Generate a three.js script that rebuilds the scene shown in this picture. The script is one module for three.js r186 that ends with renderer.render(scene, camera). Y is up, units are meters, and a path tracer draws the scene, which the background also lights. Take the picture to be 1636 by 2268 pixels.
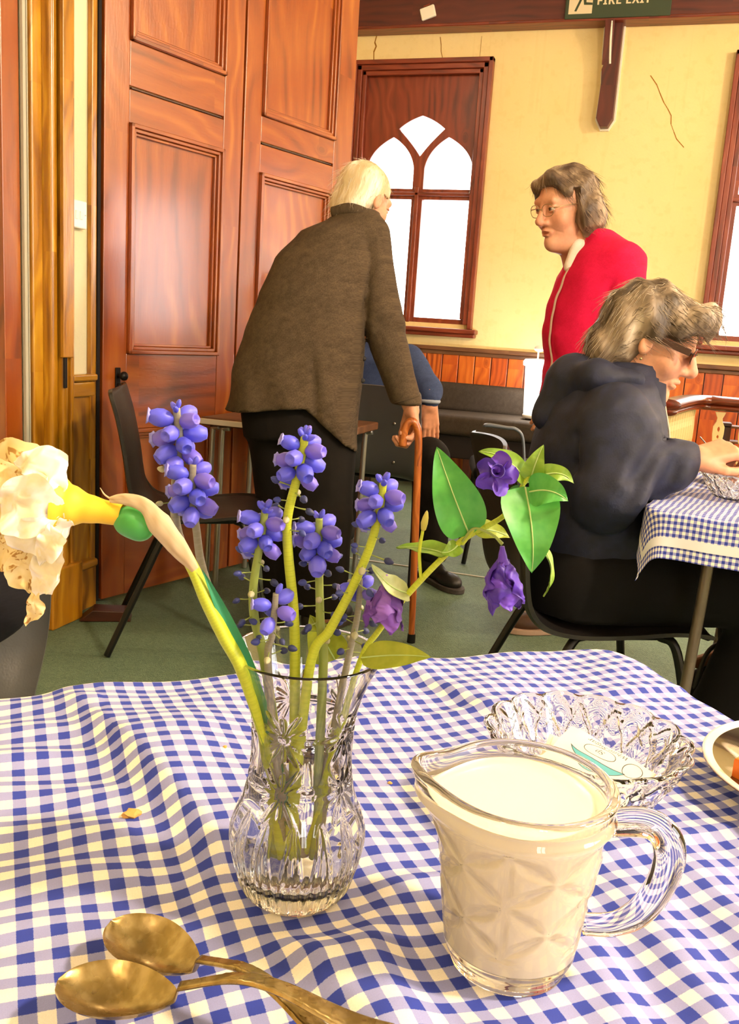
import * as THREE from 'three';
import { RoundedBoxGeometry } from 'three/addons/geometries/RoundedBoxGeometry.js';
import { mergeGeometries, mergeVertices } from 'three/addons/utils/BufferGeometryUtils.js';
import { RectAreaLightUniformsLib } from 'three/addons/lights/RectAreaLightUniformsLib.js';

// ------------------------------------------------------------------ camera, sky, lights, exposure
const scene = new THREE.Scene();
const camera = new THREE.PerspectiveCamera(2 * Math.atan(1134 / 2000) * 180 / Math.PI, 1636 / 2268, 0.02, 100);
camera.position.set(0, 1.02, 0);
camera.rotation.order = 'YXZ';
const VIEW = 17.48 * Math.PI / 180;
camera.rotation.set(-11.36 * Math.PI / 180, VIEW, 3.76 * Math.PI / 180);
const renderer = new THREE.WebGLRenderer();
renderer.toneMapping = THREE.LinearToneMapping;
renderer.toneMappingExposure = 1.06;
renderer.shadowMap.enabled = true;
RectAreaLightUniformsLib.init();
scene.background = new THREE.Color(1.0, 0.985, 0.96);      // bright overcast sky outside the windows
scene.backgroundIntensity = 11;

const DAY = new THREE.Color(1.0, 0.95, 0.86), WARM = new THREE.Color(1.0, 0.77, 0.53);

// ------------------------------------------------------------------ helpers
let seed = 12345;
const rnd = () => { seed = (seed * 1664525 + 1013904223) >>> 0; return seed / 4294967296; };
const rr = (a, b) => a + (b - a) * rnd();
const V = (x, y, z) => new THREE.Vector3(x, y, z);
const clamp = (x, a = 0, b = 1) => Math.min(b, Math.max(a, x));
const sstep = (a, b, x) => { const t = clamp((x - a) / (b - a)); return t * t * (3 - 2 * t); };
const lerp = (a, b, t) => a + (b - a) * t;
const taken = {};
function numbered(name) { const n = taken[name] = (taken[name] ?? -1) + 1; return n ? `${name}_${String(n).padStart(3, '0')}` : name; }
function tag(o, label, category, group) { o.userData.label = label; o.userData.category = category; if (group) o.userData.group = group; return o; }
function shade(o) { o.castShadow = true; o.receiveShadow = true; return o; }
function part(name, geo, mat, parent, label) {
  const m = shade(new THREE.Mesh(geo, mat)); m.name = name; parent.add(m); if (label) m.userData.label = label; return m;
}
function thing(name, label, category, pos = [0, 0, 0], turn = 0, group) {
  const g = new THREE.Group(); g.name = numbered(name); g.position.set(...pos); g.rotation.y = turn; scene.add(g);
  return tag(g, label, category, group);
}
function solo(name, geo, mat, label, category, pos = [0, 0, 0], turn = 0, group) {
  const m = shade(new THREE.Mesh(geo, mat)); m.name = numbered(name); m.position.set(...pos); m.rotation.y = turn; scene.add(m);
  return tag(m, label, category, group);
}
function struct(name, pos = [0, 0, 0], turn = 0, label) {
  const g = new THREE.Group(); g.name = name; g.position.set(...pos); g.rotation.y = turn; g.userData.kind = 'structure'; if (label) g.userData.label = label; scene.add(g); return g;
}
// uv in metres by the main axis of each face's normal; the long axis of the piece runs along v
function metreUV(geo, grain = 'auto', off = true) {
  const g = geo.index ? geo.toNonIndexed() : geo;
  g.computeBoundingBox(); const s = g.boundingBox.getSize(V());
  let ax = grain; if (grain === 'auto') ax = s.x >= s.y && s.x >= s.z ? 'x' : s.y >= s.z ? 'y' : 'z';
  const p = g.attributes.position, n = p.count, uv = new Float32Array(n * 2);
  const ou = off ? rr(0, 7) : 0, ov = off ? rr(0, 7) : 0;
  const a = V(), b = V(), c = V();
  for (let i = 0; i < n; i += 3) {
    a.fromBufferAttribute(p, i); b.fromBufferAttribute(p, i + 1); c.fromBufferAttribute(p, i + 2);
    const nn = b.clone().sub(a).cross(c.clone().sub(a)); const ab = [Math.abs(nn.x), Math.abs(nn.y), Math.abs(nn.z)];
    const k = ab[0] >= ab[1] && ab[0] >= ab[2] ? 0 : ab[1] >= ab[2] ? 1 : 2;
    let [i0, i1] = k === 0 ? ['z', 'y'] : k === 1 ? ['x', 'z'] : ['x', 'y'];
    if (i0 === ax) [i0, i1] = [i1, i0];
    [a, b, c].forEach((q, j) => { uv[(i + j) * 2] = q[i0] + ou; uv[(i + j) * 2 + 1] = q[i1] + ov; });
  }
  g.setAttribute('uv', new THREE.BufferAttribute(uv, 2));
  return g;
}
const box = (w, h, d, x = 0, y = 0, z = 0, r = 0, grain = 'auto') => {
  const g = r > 0 ? new RoundedBoxGeometry(w, h, d, 2, Math.min(r, w / 2.01, h / 2.01, d / 2.01)) : new THREE.BoxGeometry(w, h, d);
  g.translate(x, y, z); return metreUV(g, grain);
};
function strip(g) { const o = g.index ? g.toNonIndexed() : g.clone(); for (const k of Object.keys(o.attributes)) if (!['position', 'normal', 'uv', 'color'].includes(k)) o.deleteAttribute(k); return o; }
function join(list) {
  const l = list.map(strip); const hasC = l.some(g => g.attributes.color);
  for (const g of l) {
    if (!g.attributes.normal) g.computeVertexNormals();
    if (!g.attributes.uv) g.setAttribute('uv', new THREE.BufferAttribute(new Float32Array(g.attributes.position.count * 2), 2));
    if (hasC && !g.attributes.color) g.setAttribute('color', new THREE.BufferAttribute(new Float32Array(g.attributes.position.count * 3).fill(1), 3));
  }
  return mergeGeometries(l);
}
// tube through points with a radius that may vary: pts [[x,y,z,r],...]
function tube(pts, seg = 40, rad = 8, closed = false, cap = true, flat = 1) {
  const c = new THREE.CatmullRomCurve3(pts.map(p => V(p[0], p[1], p[2])), closed, 'catmullrom', 0.5);
  const rs = pts.map(p => p[3]), n = pts.length - (closed ? 0 : 1);
  const fr = c.computeFrenetFrames(seg, closed), pos = [], uv = [], idx = [];
  for (let i = 0; i <= seg; i++) {
    const t = i / seg, p = c.getPoint(t), f = t * n, k = Math.min(Math.floor(f), n - 1);
    const r = lerp(rs[k % rs.length], rs[(k + 1) % rs.length], sstep(0, 1, f - k));
    const q = Math.min(i, seg);
    // getPoint is uniform in the control points; frames are by arc length, so find the tangent here
    const tan = c.getTangent(t), nor = fr.normals[q].clone(); nor.addScaledVector(tan, -nor.dot(tan)).normalize(); const bin = tan.clone().cross(nor);
    for (let j = 0; j <= rad; j++) {
      const a = j / rad * Math.PI * 2, cx = Math.cos(a) * r, cy = Math.sin(a) * r * flat;
      pos.push(p.x + nor.x * cx + bin.x * cy, p.y + nor.y * cx + bin.y * cy, p.z + nor.z * cx + bin.z * cy); uv.push(j / rad * r * 6, t);
    }
  }
  const w = rad + 1;
  for (let i = 0; i < seg; i++) for (let j = 0; j < rad; j++) { const a = i * w + j; idx.push(a, a + 1, a + w, a + 1, a + w + 1, a + w); }
  if (cap && !closed) for (const [i0, flip] of [[0, 1], [seg, 0]]) {
    const ce = pos.length / 3, p = c.getPoint(i0 / seg); pos.push(p.x, p.y, p.z); uv.push(0, 0);
    for (let j = 0; j < rad; j++) { const a = i0 * w + j; flip ? idx.push(ce, a + 1, a) : idx.push(ce, a, a + 1); }
  }
  const g = new THREE.BufferGeometry(); g.setAttribute('position', new THREE.Float32BufferAttribute(pos, 3)); g.setAttribute('uv', new THREE.Float32BufferAttribute(uv, 2)); g.setIndex(idx);
  g.computeVertexNormals(); return outward(g);
}
function outward(g) { // tubes may come out inside out: turn them by signed volume
  const p = g.attributes.position, ix = g.index.array; let v = 0; const a = V(), b = V(), c = V();
  for (let i = 0; i < ix.length; i += 3) { a.fromBufferAttribute(p, ix[i]); b.fromBufferAttribute(p, ix[i + 1]); c.fromBufferAttribute(p, ix[i + 2]); v += a.dot(b.cross(c)); }
  if (v < 0) { for (let i = 0; i < ix.length; i += 3) { const t = ix[i]; ix[i] = ix[i + 1]; ix[i + 1] = t; } g.computeVertexNormals(); }
  return g;
}
function lathe(profile, seg = 48, mod) { // profile [[r,y],...]; mod(r, y, angle) -> r
  const pos = [], uv = [], idx = []; const w = seg + 1;
  profile.forEach(([r, y], i) => { for (let j = 0; j <= seg; j++) { const a = j / seg * Math.PI * 2, q = mod ? mod(r, y, a, i) : r; pos.push(Math.cos(a) * q, y, Math.sin(a) * q); uv.push(j / seg, i / (profile.length - 1)); } });
  for (let i = 0; i < profile.length - 1; i++) for (let j = 0; j < seg; j++) { const a = i * w + j; idx.push(a, a + w, a + 1, a + 1, a + w, a + w + 1); }
  const g = new THREE.BufferGeometry(); g.setAttribute('position', new THREE.Float32BufferAttribute(pos, 3)); g.setAttribute('uv', new THREE.Float32BufferAttribute(uv, 2)); g.setIndex(idx); g.computeVertexNormals();
  // weld the seam's normals
  const nn = g.attributes.normal; for (let i = 0; i < profile.length; i++) { const a = i * w, b = a + seg; const x = V().fromBufferAttribute(nn, a).add(V().fromBufferAttribute(nn, b)).normalize(); nn.setXYZ(a, x.x, x.y, x.z); nn.setXYZ(b, x.x, x.y, x.z); }
  return g;
}
function extrude(pts, depth, bevel = 0, holes = [], curveSegments = 10) {
  const sh = pts instanceof THREE.Shape ? pts : new THREE.Shape(pts.map(p => new THREE.Vector2(p[0], p[1])));
  for (const h of holes) sh.holes.push(h instanceof THREE.Path ? h : new THREE.Path(h.map(p => new THREE.Vector2(p[0], p[1]))));
  return new THREE.ExtrudeGeometry(sh, { depth, bevelEnabled: bevel > 0, bevelThickness: bevel, bevelSize: bevel, bevelSegments: 2, curveSegments });
}
// ------------------------------------------------------------------ noise and textures
const PERM = (() => { const p = Array.from({ length: 256 }, (_, i) => i); let s = 77; for (let i = 255; i > 0; i--) { s = (s * 1103515245 + 12345) & 0x7fffffff; const j = s % (i + 1);[p[i], p[j]] = [p[j], p[i]]; } return [...p, ...p]; })();
function vnoise(x, y, z = 0, per = 256) {
  const xi = Math.floor(x), yi = Math.floor(y), zi = Math.floor(z), m = per;
  const w = (t) => ((t % m) + m) % m & 255; const f = (t) => t * t * (3 - 2 * t);
  const u = f(x - xi), v = f(y - yi), q = f(z - zi);
  const h = (a, b, c) => PERM[PERM[PERM[w(a)] + w(b)] + (c & 255)] / 255;
  const l = (c) => lerp(lerp(h(xi, yi, c), h(xi + 1, yi, c), u), lerp(h(xi, yi + 1, c), h(xi + 1, yi + 1, c), u), v);
  return lerp(l(zi), l(zi + 1), q);
}
const fbm = (x, y, z = 0, o = 4, per = 256) => { let s = 0, a = .5; for (let i = 0; i < o; i++) { s += a * vnoise(x, y, z + i * 17, per); x *= 2; y *= 2; per *= 2; a *= .5; } return s / (1 - Math.pow(.5, o)); };
function tex(size, fn, srgb = true, rep = 1) { // fn(u,v) -> [r,g,b] 0..1 (sRGB values) ; rep = repeats for each metre
  const d = new Uint8Array(size * size * 4);
  for (let y = 0; y < size; y++) for (let x = 0; x < size; x++) { const c = fn(x / size, y / size), i = (y * size + x) * 4; if (typeof c === 'number') d[i] = d[i + 1] = d[i + 2] = clamp(c) * 255; else { d[i] = clamp(c[0]) * 255; d[i + 1] = clamp(c[1]) * 255; d[i + 2] = clamp(c[2]) * 255; } d[i + 3] = 255; }
  const t = new THREE.DataTexture(d, size, size); t.wrapS = t.wrapT = THREE.RepeatWrapping; t.magFilter = THREE.LinearFilter; t.minFilter = THREE.LinearMipmapLinearFilter; t.generateMipmaps = true; if (srgb) t.colorSpace = THREE.SRGBColorSpace; t.repeat.set(rep, rep); t.needsUpdate = true; return t;
}
const mixc = (a, b, t) => [lerp(a[0], b[0], t), lerp(a[1], b[1], t), lerp(a[2], b[2], t)];
const hex = (h) => [(h >> 16 & 255) / 255, (h >> 8 & 255) / 255, (h & 255) / 255];
// wood: v along the grain
function woodTex(dark, mid, light, rep = 1, stretch = 10, knots = 3) {
  const ks = Array.from({ length: knots }, () => [rnd(), rnd(), rr(.008, .02)]);
  return tex(512, (u, v) => {
    let w = fbm(u * 4, v * 2, 3, 3, 4) * 1.1; let kd = 0;
    for (const [kx, ky, kr] of ks) { const dx = Math.min(Math.abs(u - kx), 1 - Math.abs(u - kx)), dy = Math.min(Math.abs(v - ky), 1 - Math.abs(v - ky)) * .55; const e = Math.exp(-(dx * dx + dy * dy) / (kr * kr)); w += e * .5; kd = Math.max(kd, e); }
    const g = fbm(u * 8 * stretch / 2 + w * 3, v * 4, 9, 4, 8 * stretch / 2), ring = .5 + .5 * Math.sin((u * 16 + w * 5) * Math.PI * 2), blot = fbm(u * 4, v * 4, 31, 3, 4);
    let t = .45 * g + .25 * ring + .3 * blot; let c = t < .5 ? mixc(dark, mid, sstep(.12, .5, t)) : mixc(mid, light, sstep(.5, .85, t)); return mixc(c, dark, kd * .7);
  }, true, rep);
}
const grainBump = tex(256, (u, v) => fbm(u * 64, v * 8, 5, 3, 64), false, 3);
const speckle = tex(256, (u, v) => .35 * vnoise(u * 128, v * 128, 1, 128) + .65 * fbm(u * 16, v * 16, 2, 4, 16), false, 4);
const std = (o) => new THREE.MeshStandardMaterial(o);
const phy = (o) => new THREE.MeshPhysicalMaterial(o);
// ------------------------------------------------------------------ materials
const M = {};
M.door = phy({ map: woodTex(hex(0x70300a), hex(0x964610), hex(0xb0641e), .8, 10, 2), bumpMap: grainBump, bumpScale: .0004, roughness: .36, clearcoat: 1, clearcoatRoughness: .16 });
M.doorDark = phy({ map: woodTex(hex(0x220a04), hex(0x3a1408), hex(0x50200c), 1, 10, 1), roughness: .4, clearcoat: .3, clearcoatRoughness: .25 });
M.pine = [0, 1, 2].map(i => phy({ map: woodTex(hex([0x8a3408, 0x93390a, 0x7e2f08][i]), hex([0xc05a16, 0xb85014, 0xc8641c][i]), hex([0xdc7c28, 0xd67222, 0xe08a34][i]), 1.1, 9, 5), bumpMap: grainBump, bumpScale: .0003, roughness: .4, clearcoat: .35, clearcoatRoughness: .25 }));
M.ochre = phy({ map: woodTex(hex(0x7a4a08), hex(0xb07814), hex(0xcc9a28), 1.2, 10, 1), bumpMap: grainBump, bumpScale: .0006, roughness: .3, clearcoat: .6, clearcoatRoughness: .18 });
M.redwood = phy({ map: woodTex(hex(0x551d0c), hex(0x7e3016), hex(0x96482a), 1, 10, 1), bumpMap: grainBump, bumpScale: .0003, roughness: .45, clearcoat: .3, clearcoatRoughness: .3 });
M.maroon = phy({ map: woodTex(hex(0x3c120a), hex(0x541c10), hex(0x66281a), 1, 10, 0), roughness: .5, clearcoat: .2, clearcoatRoughness: .35 });
M.brownrail = phy({ map: woodTex(hex(0x4a2a16), hex(0x6c4426), hex(0x855a38), 1, 10, 0), roughness: .5, clearcoat: .2, clearcoatRoughness: .3 });
M.mahogany = phy({ map: woodTex(hex(0x3e1206), hex(0x6c2a10), hex(0x8c3e1c), 1, 10, 0), roughness: .28, clearcoat: .7, clearcoatRoughness: .15 });
const plasterY = tex(1024, (u, v) => { // yellow distemper, patchy, with rubbed spots and thin vertical scratches
  const b = fbm(u * 6, v * 6, 1, 4, 6), f = fbm(u * 60, v * 60, 2, 3, 60), s = fbm(u * 90, v * 3, 7, 2, 90);
  let c = mixc(hex(0xeed594), hex(0xf3dda2), clamp(b * 1.3 - .15)); c = mixc(c, hex(0xe0c27a), .2 * sstep(.55, .8, f) + .12 * sstep(.72, .8, s)); return c;
}, true, .4);
M.yellow = std({ map: plasterY, bumpMap: speckle, bumpScale: .0012, roughness: .82 });
M.cream = std({ map: tex(512, (u, v) => mixc(hex(0xd8cfa4), hex(0xe6dfba), fbm(u * 8, v * 8, 4, 4, 8)), true, .6), bumpMap: speckle, bumpScale: .001, roughness: .8 });
M.ceiling = std({ map: tex(256, (u, v) => mixc(hex(0xe8dcc0), hex(0xf4ecd6), fbm(u * 8, v * 8, 4, 3, 8)), true, .5), roughness: .9 });
M.carpet = std({ map: tex(1024, (u, v) => { const f = vnoise(u * 512, v * 512, 1, 512), g = fbm(u * 128, v * 128, 2, 2, 128), b = fbm(u * 6, v * 6, 3, 4, 6); let c = mixc(hex(0x3a5040), hex(0x7c9076), .4 * f + .3 * g + .35 * b); return c; }, true, .8), bumpMap: tex(512, (u, v) => vnoise(u * 256, v * 256, 8, 256), false, 2), bumpScale: .002, roughness: .62 });
M.white = std({ color: 0xf2efe8, roughness: .35 });
M.whitePaint = std({ color: 0xe9e3d2, roughness: .5 });
M.stripGrey = std({ color: 0xb8b4a0, roughness: .5 });
M.gap = std({ color: 0x120806, roughness: .9 });
M.iron = std({ color: 0x1c1614, roughness: .4, metalness: .6 });
M.blackTube = std({ color: 0x0e0d0d, roughness: .38, metalness: .3 });
M.chrome = std({ color: 0xb8b4ac, roughness: .28, metalness: .9 });
M.steelLeg = std({ map: tex(128, (u, v) => mixc(hex(0x6a5c50), hex(0x8c8074), fbm(u * 8, v * 4, 3, 4, 8)), true, 6), roughness: .36, metalness: .75 });
M.greyPlastic = phy({ color: 0x4a4a48, bumpMap: speckle, bumpScale: .0004, roughness: .42 });
M.blackPlastic = phy({ color: 0x1a1716, bumpMap: speckle, bumpScale: .0004, roughness: .4 });
M.bluegreyPlastic = phy({ color: 0x6c7684, bumpMap: speckle, bumpScale: .0003, roughness: .35 });
M.glassPane = phy({ color: 0xffffff, roughness: 0, transmission: 1, thickness: 0, ior: 1.5 });
M.gloss = std({ color: 0xf7f3ea, roughness: .22 });
// gingham: period 64 px, eight periods across
const ging = tex(1024, (u, v) => {
  const fx = (u * 8) % 1, fy = (v * 8) % 1, n = vnoise(u * 512, v * 512, 3, 512), n2 = vnoise(u * 512, v * 512, 11, 512), e = .012;
  const st = (f, k) => sstep(.0 - e, .0 + e, f + (k - .5) * .03) * (1 - sstep(.5 - e, .5 + e, f + (k - .5) * .03)) + sstep(1 - e, 1 + e, f);
  const a = st(fx, n), b = st(fy, n2), t = a + b; let c = t < 1 ? mixc([.965, .935, .875], [.585, .60, .80], t) : mixc([.585, .60, .80], [.165, .235, .62], t - 1);
  const w = .96 + .07 * (((Math.floor(u * 512) + Math.floor(v * 512)) & 1) ? n : n2); return [c[0] * w, c[1] * w, c[2] * w];
}, true, 1 / (8 * .0158));
const weave = tex(256, (u, v) => .5 + .25 * Math.sin(u * 128 * Math.PI * 2) + .25 * Math.sin(v * 128 * Math.PI * 2), false, 12);
M.gingham = phy({ map: ging, bumpMap: weave, bumpScale: .00012, roughness: .85, sheen: .3, sheenRoughness: .6, side: THREE.DoubleSide });
const ging2 = ging.clone(); ging2.repeat.set(1 / (8 * .0118), 1 / (8 * .0118)); ging2.needsUpdate = true;
M.gingham2 = M.gingham.clone(); M.gingham2.map = ging2;
M.hem = std({ color: 0xe6e6ea, roughness: .8, side: THREE.DoubleSide });
// ------------------------------------------------------------------ the hall
const ZF = -6.4, XL = -3.9, XR = 3.6, ZB = 3.2, H = 3.75, T = .25;
{ const f = shade(new THREE.Mesh(metreUV(new THREE.BoxGeometry(XR - XL + 2 * T, .2, ZB - ZF + 2 * T).translate((XR + XL) / 2, -.1, (ZB + ZF) / 2), 'z', false), M.carpet)); f.name = 'floor'; f.userData.kind = 'structure'; f.userData.label = 'worn green carpet'; scene.add(f); }
{ const f = shade(new THREE.Mesh(metreUV(new THREE.BoxGeometry(XR - XL + 2 * T, .2, ZB - ZF + 2 * T).translate((XR + XL) / 2, H + .1, (ZB + ZF) / 2)), M.ceiling)); f.name = 'ceiling'; f.userData.kind = 'structure'; scene.add(f); }
// a wall in its own plane: x along, y up, holes as rectangles [x0,x1,y0,y1]; thickness behind
function wallGeo(x0, x1, y0, y1, holes, t = T) {
  const sh = new THREE.Shape([[x0, y0], [x1, y0], [x1, y1], [x0, y1]].map(p => new THREE.Vector2(...p)));
  for (const [a, b, c, d] of holes) sh.holes.push(new THREE.Path([[a, c], [a, d], [b, d], [b, c]].map(p => new THREE.Vector2(...p))));
  return new THREE.ExtrudeGeometry(sh, { depth: t, bevelEnabled: false });
}
const WIN = [[-2.33, -1.345], [.16, 1.145], [2.4, 3.385]], WY = [1.07, 2.845];
const wallFar = struct('wall_far', [0, 0, ZF], 0, 'yellow painted plaster wall over a varnished pine dado');
part('plaster', metreUV(wallGeo(XL, XR, 0, H, WIN.map(([a, b]) => [a + .06, b - .06, WY[0] + .03, WY[1] - .06])).translate(0, 0, -T), 'y', false), M.yellow, wallFar);
{ // tongue and groove boards of the dado
  let x = XL, i = 0; const wd = .118;
  const shapes = [0, 1, 2, 3].map(() => box(wd - .006, .9, .018, 0, .45, .009, .004, 'y'));
  while (x < 1.9) { const b = part(numbered('board'), shapes[i % 4], M.pine[(i * 7 + (i >> 2)) % 3], wallFar); b.position.set(x + wd / 2, 0, .001); x += wd; i++; }
  part('dado_backing', box(1.9 - XL, .9, .006, (XL + 1.9) / 2, .45, .001), M.doorDark, wallFar);
  part('dado_rail', join([box(XR - XL, .03, .055, (XR + XL) / 2, .928, .0275, .008), box(XR - XL, .028, .03, (XR + XL) / 2, .9, .015, .006)]), M.brownrail, wallFar);
  // plaster cracks: shallow jagged grooves with broken edges
  const crack = (pts, w, name) => part(name, join(pts.slice(1).map((p, k) => { const q = pts[k], dx = p[0] - q[0], dy = p[1] - q[1], l = Math.hypot(dx, dy); const g = new THREE.BoxGeometry(w * rr(.6, 1.3), l * 1.04, .002); g.rotateZ(-Math.atan2(dx, dy)); g.translate((p[0] + q[0]) / 2, (p[1] + q[1]) / 2, .0006); return g; })), M.crack, wallFar);
  M.crack = std({ color: 0x9a6a1c, roughness: .95 });
  crack([[-2.19, 3.01], [-2.2, 2.97], [-2.188, 2.945], [-2.203, 2.91], [-2.2, 2.86]], .008, 'plaster_crack');
  crack([[-1.735, 2.99], [-1.725, 2.94], [-1.722, 2.9], [-1.71, 2.862]], .004, 'plaster_crack');
  crack([[-.335, 2.72], [-.29, 2.665], [-.265, 2.615], [-.235, 2.56], [-.205, 2.52], [-.18, 2.48], [-.175, 2.43], [-.15, 2.38], [-.13, 2.34], [-.08, 2.29]], .0045, 'plaster_crack');
  crack([[-1.45, 2.985], [-1.452, 2.86]], .003, 'plaster_crack');
}
function plainWall(name, w, pos, turn, holes = [], mat = M.yellow) { const s = struct(name, pos, turn); part('plaster', metreUV(wallGeo(-w / 2, w / 2, 0, H, holes).translate(0, 0, -T), 'y', false), mat, s); return s; }
const RW = [[-4.5, -3.3, .85, 2.2], [-.3, 1.7, 1.0, 2.9]];                 // windows of the right hand wall (x is -z + ...)
const wallRight = plainWall('wall_right', ZB - ZF, [XR, 0, (ZB + ZF) / 2], -Math.PI / 2, RW);
const BW = [[-2.9, -1.9, 1.0, 2.9]];
const wallBack = plainWall('wall_back', XR - XL, [(XR + XL) / 2, 0, ZB], Math.PI, BW);
plainWall('wall_side', ZB - ZF, [XL, 0, (ZB + ZF) / 2], Math.PI / 2);
// plain casements outside the view that let the daylight in
function casement(n, parent, [x0, x1, y0, y1]) {
  const w = struct(`window_${n}`, parent.position.toArray(), parent.rotation.y), fr = .06, cx = (x0 + x1) / 2, cy = (y0 + y1) / 2, W = x1 - x0, Hh = y1 - y0;
  part('window_frame', join([box(W, fr, .09, cx, y0 + fr / 2, -.1), box(W, fr, .09, cx, y1 - fr / 2, -.1), box(fr, Hh, .09, x0 + fr / 2, cy, -.1), box(fr, Hh, .09, x1 - fr / 2, cy, -.1), box(.05, Hh, .07, cx, cy, -.1)]), M.redwood, w);
  for (const s of [-1, 1]) part('pane', new THREE.BoxGeometry(W / 2 - .06, Hh - .1, .004).translate(cx + s * W / 4, cy, -.12), M.glassPane, w);
}
casement(4, wallRight, RW[0]); casement(5, wallRight, RW[1]); casement(6, wallBack, BW[0]);

// beam along the head of the far wall
const trim1 = struct('trim_1', [0, 0, ZF], 0, 'dark red brown beam along the wall head');
part('beam', box(XR - XL, .182, .14, (XR + XL) / 2, 3.107, .07, .006), M.maroon, trim1);
part('beam_moulding', box(XR - XL, .02, .15, (XR + XL) / 2, 3.02, .075, .008), M.redwood, trim1);
part('cornice', box(XR - XL, .03, .17, (XR + XL) / 2, 3.213, .085, .01), M.whitePaint, trim1);
for (const x of [-3.2, -.6, 2]) part('ceiling_rib', box(.14, .2, ZB - ZF, x, H - .1, (ZB - ZF) / 2), M.maroon, trim1);
// corbel bracket under the beam
{
  const b = struct('trim_2', [-.585, 0, ZF], 0, 'brown wooden corbel bracket edged in cream');
  const outline = [[-.055, 3.01], [-.052, 2.85], [-.04, 2.765], [-.048, 2.74], [-.042, 2.66], [-.05, 2.45], [-.022, 2.4], [.022, 2.4], [.05, 2.45], [.05, 3.01]];
  const big = outline.map(([x, y]) => [x * 1.25, y <= 2.41 ? y - .012 : y]);
  part('backing_board', metreUV(extrude(big, .02, .002), 'y'), M.whitePaint, b);
  part('corbel_post', metreUV(extrude(outline, .07, .003).translate(0, 0, .02), 'y'), M.maroon, b);
  // curved brace
  const br = new THREE.Shape(); br.moveTo(.07, 3.01); br.lineTo(.07, 2.77); br.quadraticCurveTo(.085, 2.9, .135, 3.01); br.lineTo(.07, 3.01);
  part('brace', metreUV(extrude(br, .05, .003).rotateY(-Math.PI / 2).translate(.0, 0, .02)), M.maroon, b);
  part('brace_edge', tube([[-.002, 2.77, .096, .007], [-.008, 2.84, .106, .007], [-.012, 2.92, .125, .007], [-.012, 3.008, .15, .007]], 20, 6), M.whitePaint, b);
}
// windows with two lancets and a kite light under a pointed wooden head
function gothic(n, x0) {
  const w = struct(`window_${n}`, [x0, 0, ZF], 0, 'red brown wooden window with paired lancets and kite shaped top light');
  const W = .985, y0 = WY[0], y1 = WY[1];
  // moulded architrave
  const frame = [];
  for (const [off, wd, dp] of [[0, .03, .06], [.03, .035, .045], [.065, .03, .03]]) {
    const a = off + wd / 2; frame.push(box(wd, y1 - y0 - 2 * off, dp, a, (y0 + y1) / 2, dp / 2, .005, 'y'), box(wd, y1 - y0 - 2 * off, dp, W - a, (y0 + y1) / 2, dp / 2, .005, 'y'), box(W - 2 * off, wd, dp, W / 2, y1 - a, dp / 2, .005, 'x'));
  }
  part('architrave', join(frame), M.redwood, w);
  // board with the lights cut out of it
  const cx = .505, sh = new THREE.Shape([[.07, y0], [W - .07, y0], [W - .07, y1 - .07], [.07, y1 - .07]].map(p => new THREE.Vector2(...p)));
  const lancet = (a, b, s) => { const p = new THREE.Path(); const m = (a + b) / 2 - .012 * s; p.moveTo(a, 2.01); p.lineTo(a, 2.15); p.quadraticCurveTo(a + .02, 2.28, m, 2.36); p.quadraticCurveTo(b - .02, 2.28, b, 2.15); p.lineTo(b, 2.01); p.closePath(); return p; };
  const rect = (a, b, c, d) => new THREE.Path([[a, c], [a, d], [b, d], [b, c]].map(p => new THREE.Vector2(...p)));
  const kite = new THREE.Path(); kite.moveTo(cx, 2.225); kite.quadraticCurveTo(cx + .06, 2.31, cx + .17, 2.41); kite.quadraticCurveTo(cx + .1, 2.47, cx, 2.5); kite.quadraticCurveTo(cx - .1, 2.47, cx - .17, 2.41); kite.quadraticCurveTo(cx - .06, 2.31, cx, 2.225);
  const L0 = cx - .385, L1 = cx - .036, R0 = cx + .036, R1 = cx + .385;
  sh.holes.push(lancet(L0, L1, -1), lancet(R0, R1, 1), rect(L0, L1, 1.13, 1.945), rect(R0, R1, 1.13, 1.945), kite);
  part('tracery_board', metreUV(new THREE.ExtrudeGeometry(sh, { depth: .05, bevelEnabled: true, bevelThickness: .006, bevelSize: .004, bevelSegments: 2, curveSegments: 16 }).translate(0, 0, -.075), 'y'), M.redwood, w);
  // raised bars
  part('mullion', box(.03, .93, .02, cx, 1.56, -.008, .006, 'y'), M.redwood, w);
  part('transom', box(.86, .024, .02, cx, 1.977, -.008, .006, 'x'), M.redwood, w);
  const pane = (g) => part('pane', g.translate(0, 0, -.06), M.glassPane, w);
  const flat = (path) => new THREE.ExtrudeGeometry(new THREE.Shape(path.getPoints(16)), { depth: .004, bevelEnabled: false });
  pane(flat(lancet(L0 - .008, L1 + .008, -1))); pane(flat(lancet(R0 - .008, R1 + .008, 1))); pane(flat(rect(L0 - .01, L1 + .01, 1.12, 1.955))); pane(flat(rect(R0 - .01, R1 + .01, 1.12, 1.955))); pane(flat(kite));
  part('window_latch', join([new THREE.TorusGeometry(.014, .004, 6, 12, Math.PI).translate(R1 + .01, 1.985, .012)]), M.whitePaint, w);
  part('sill', join([box(1.07, .032, .11, .49, 1.052, .04, .008, 'x'), box(1.05, .03, .08, .49, 1.025, .03, .01, 'x')]), M.redwood, w);
}
gothic(1, WIN[0][0]); gothic(2, WIN[1][0]); gothic(3, WIN[2][0]);

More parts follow.
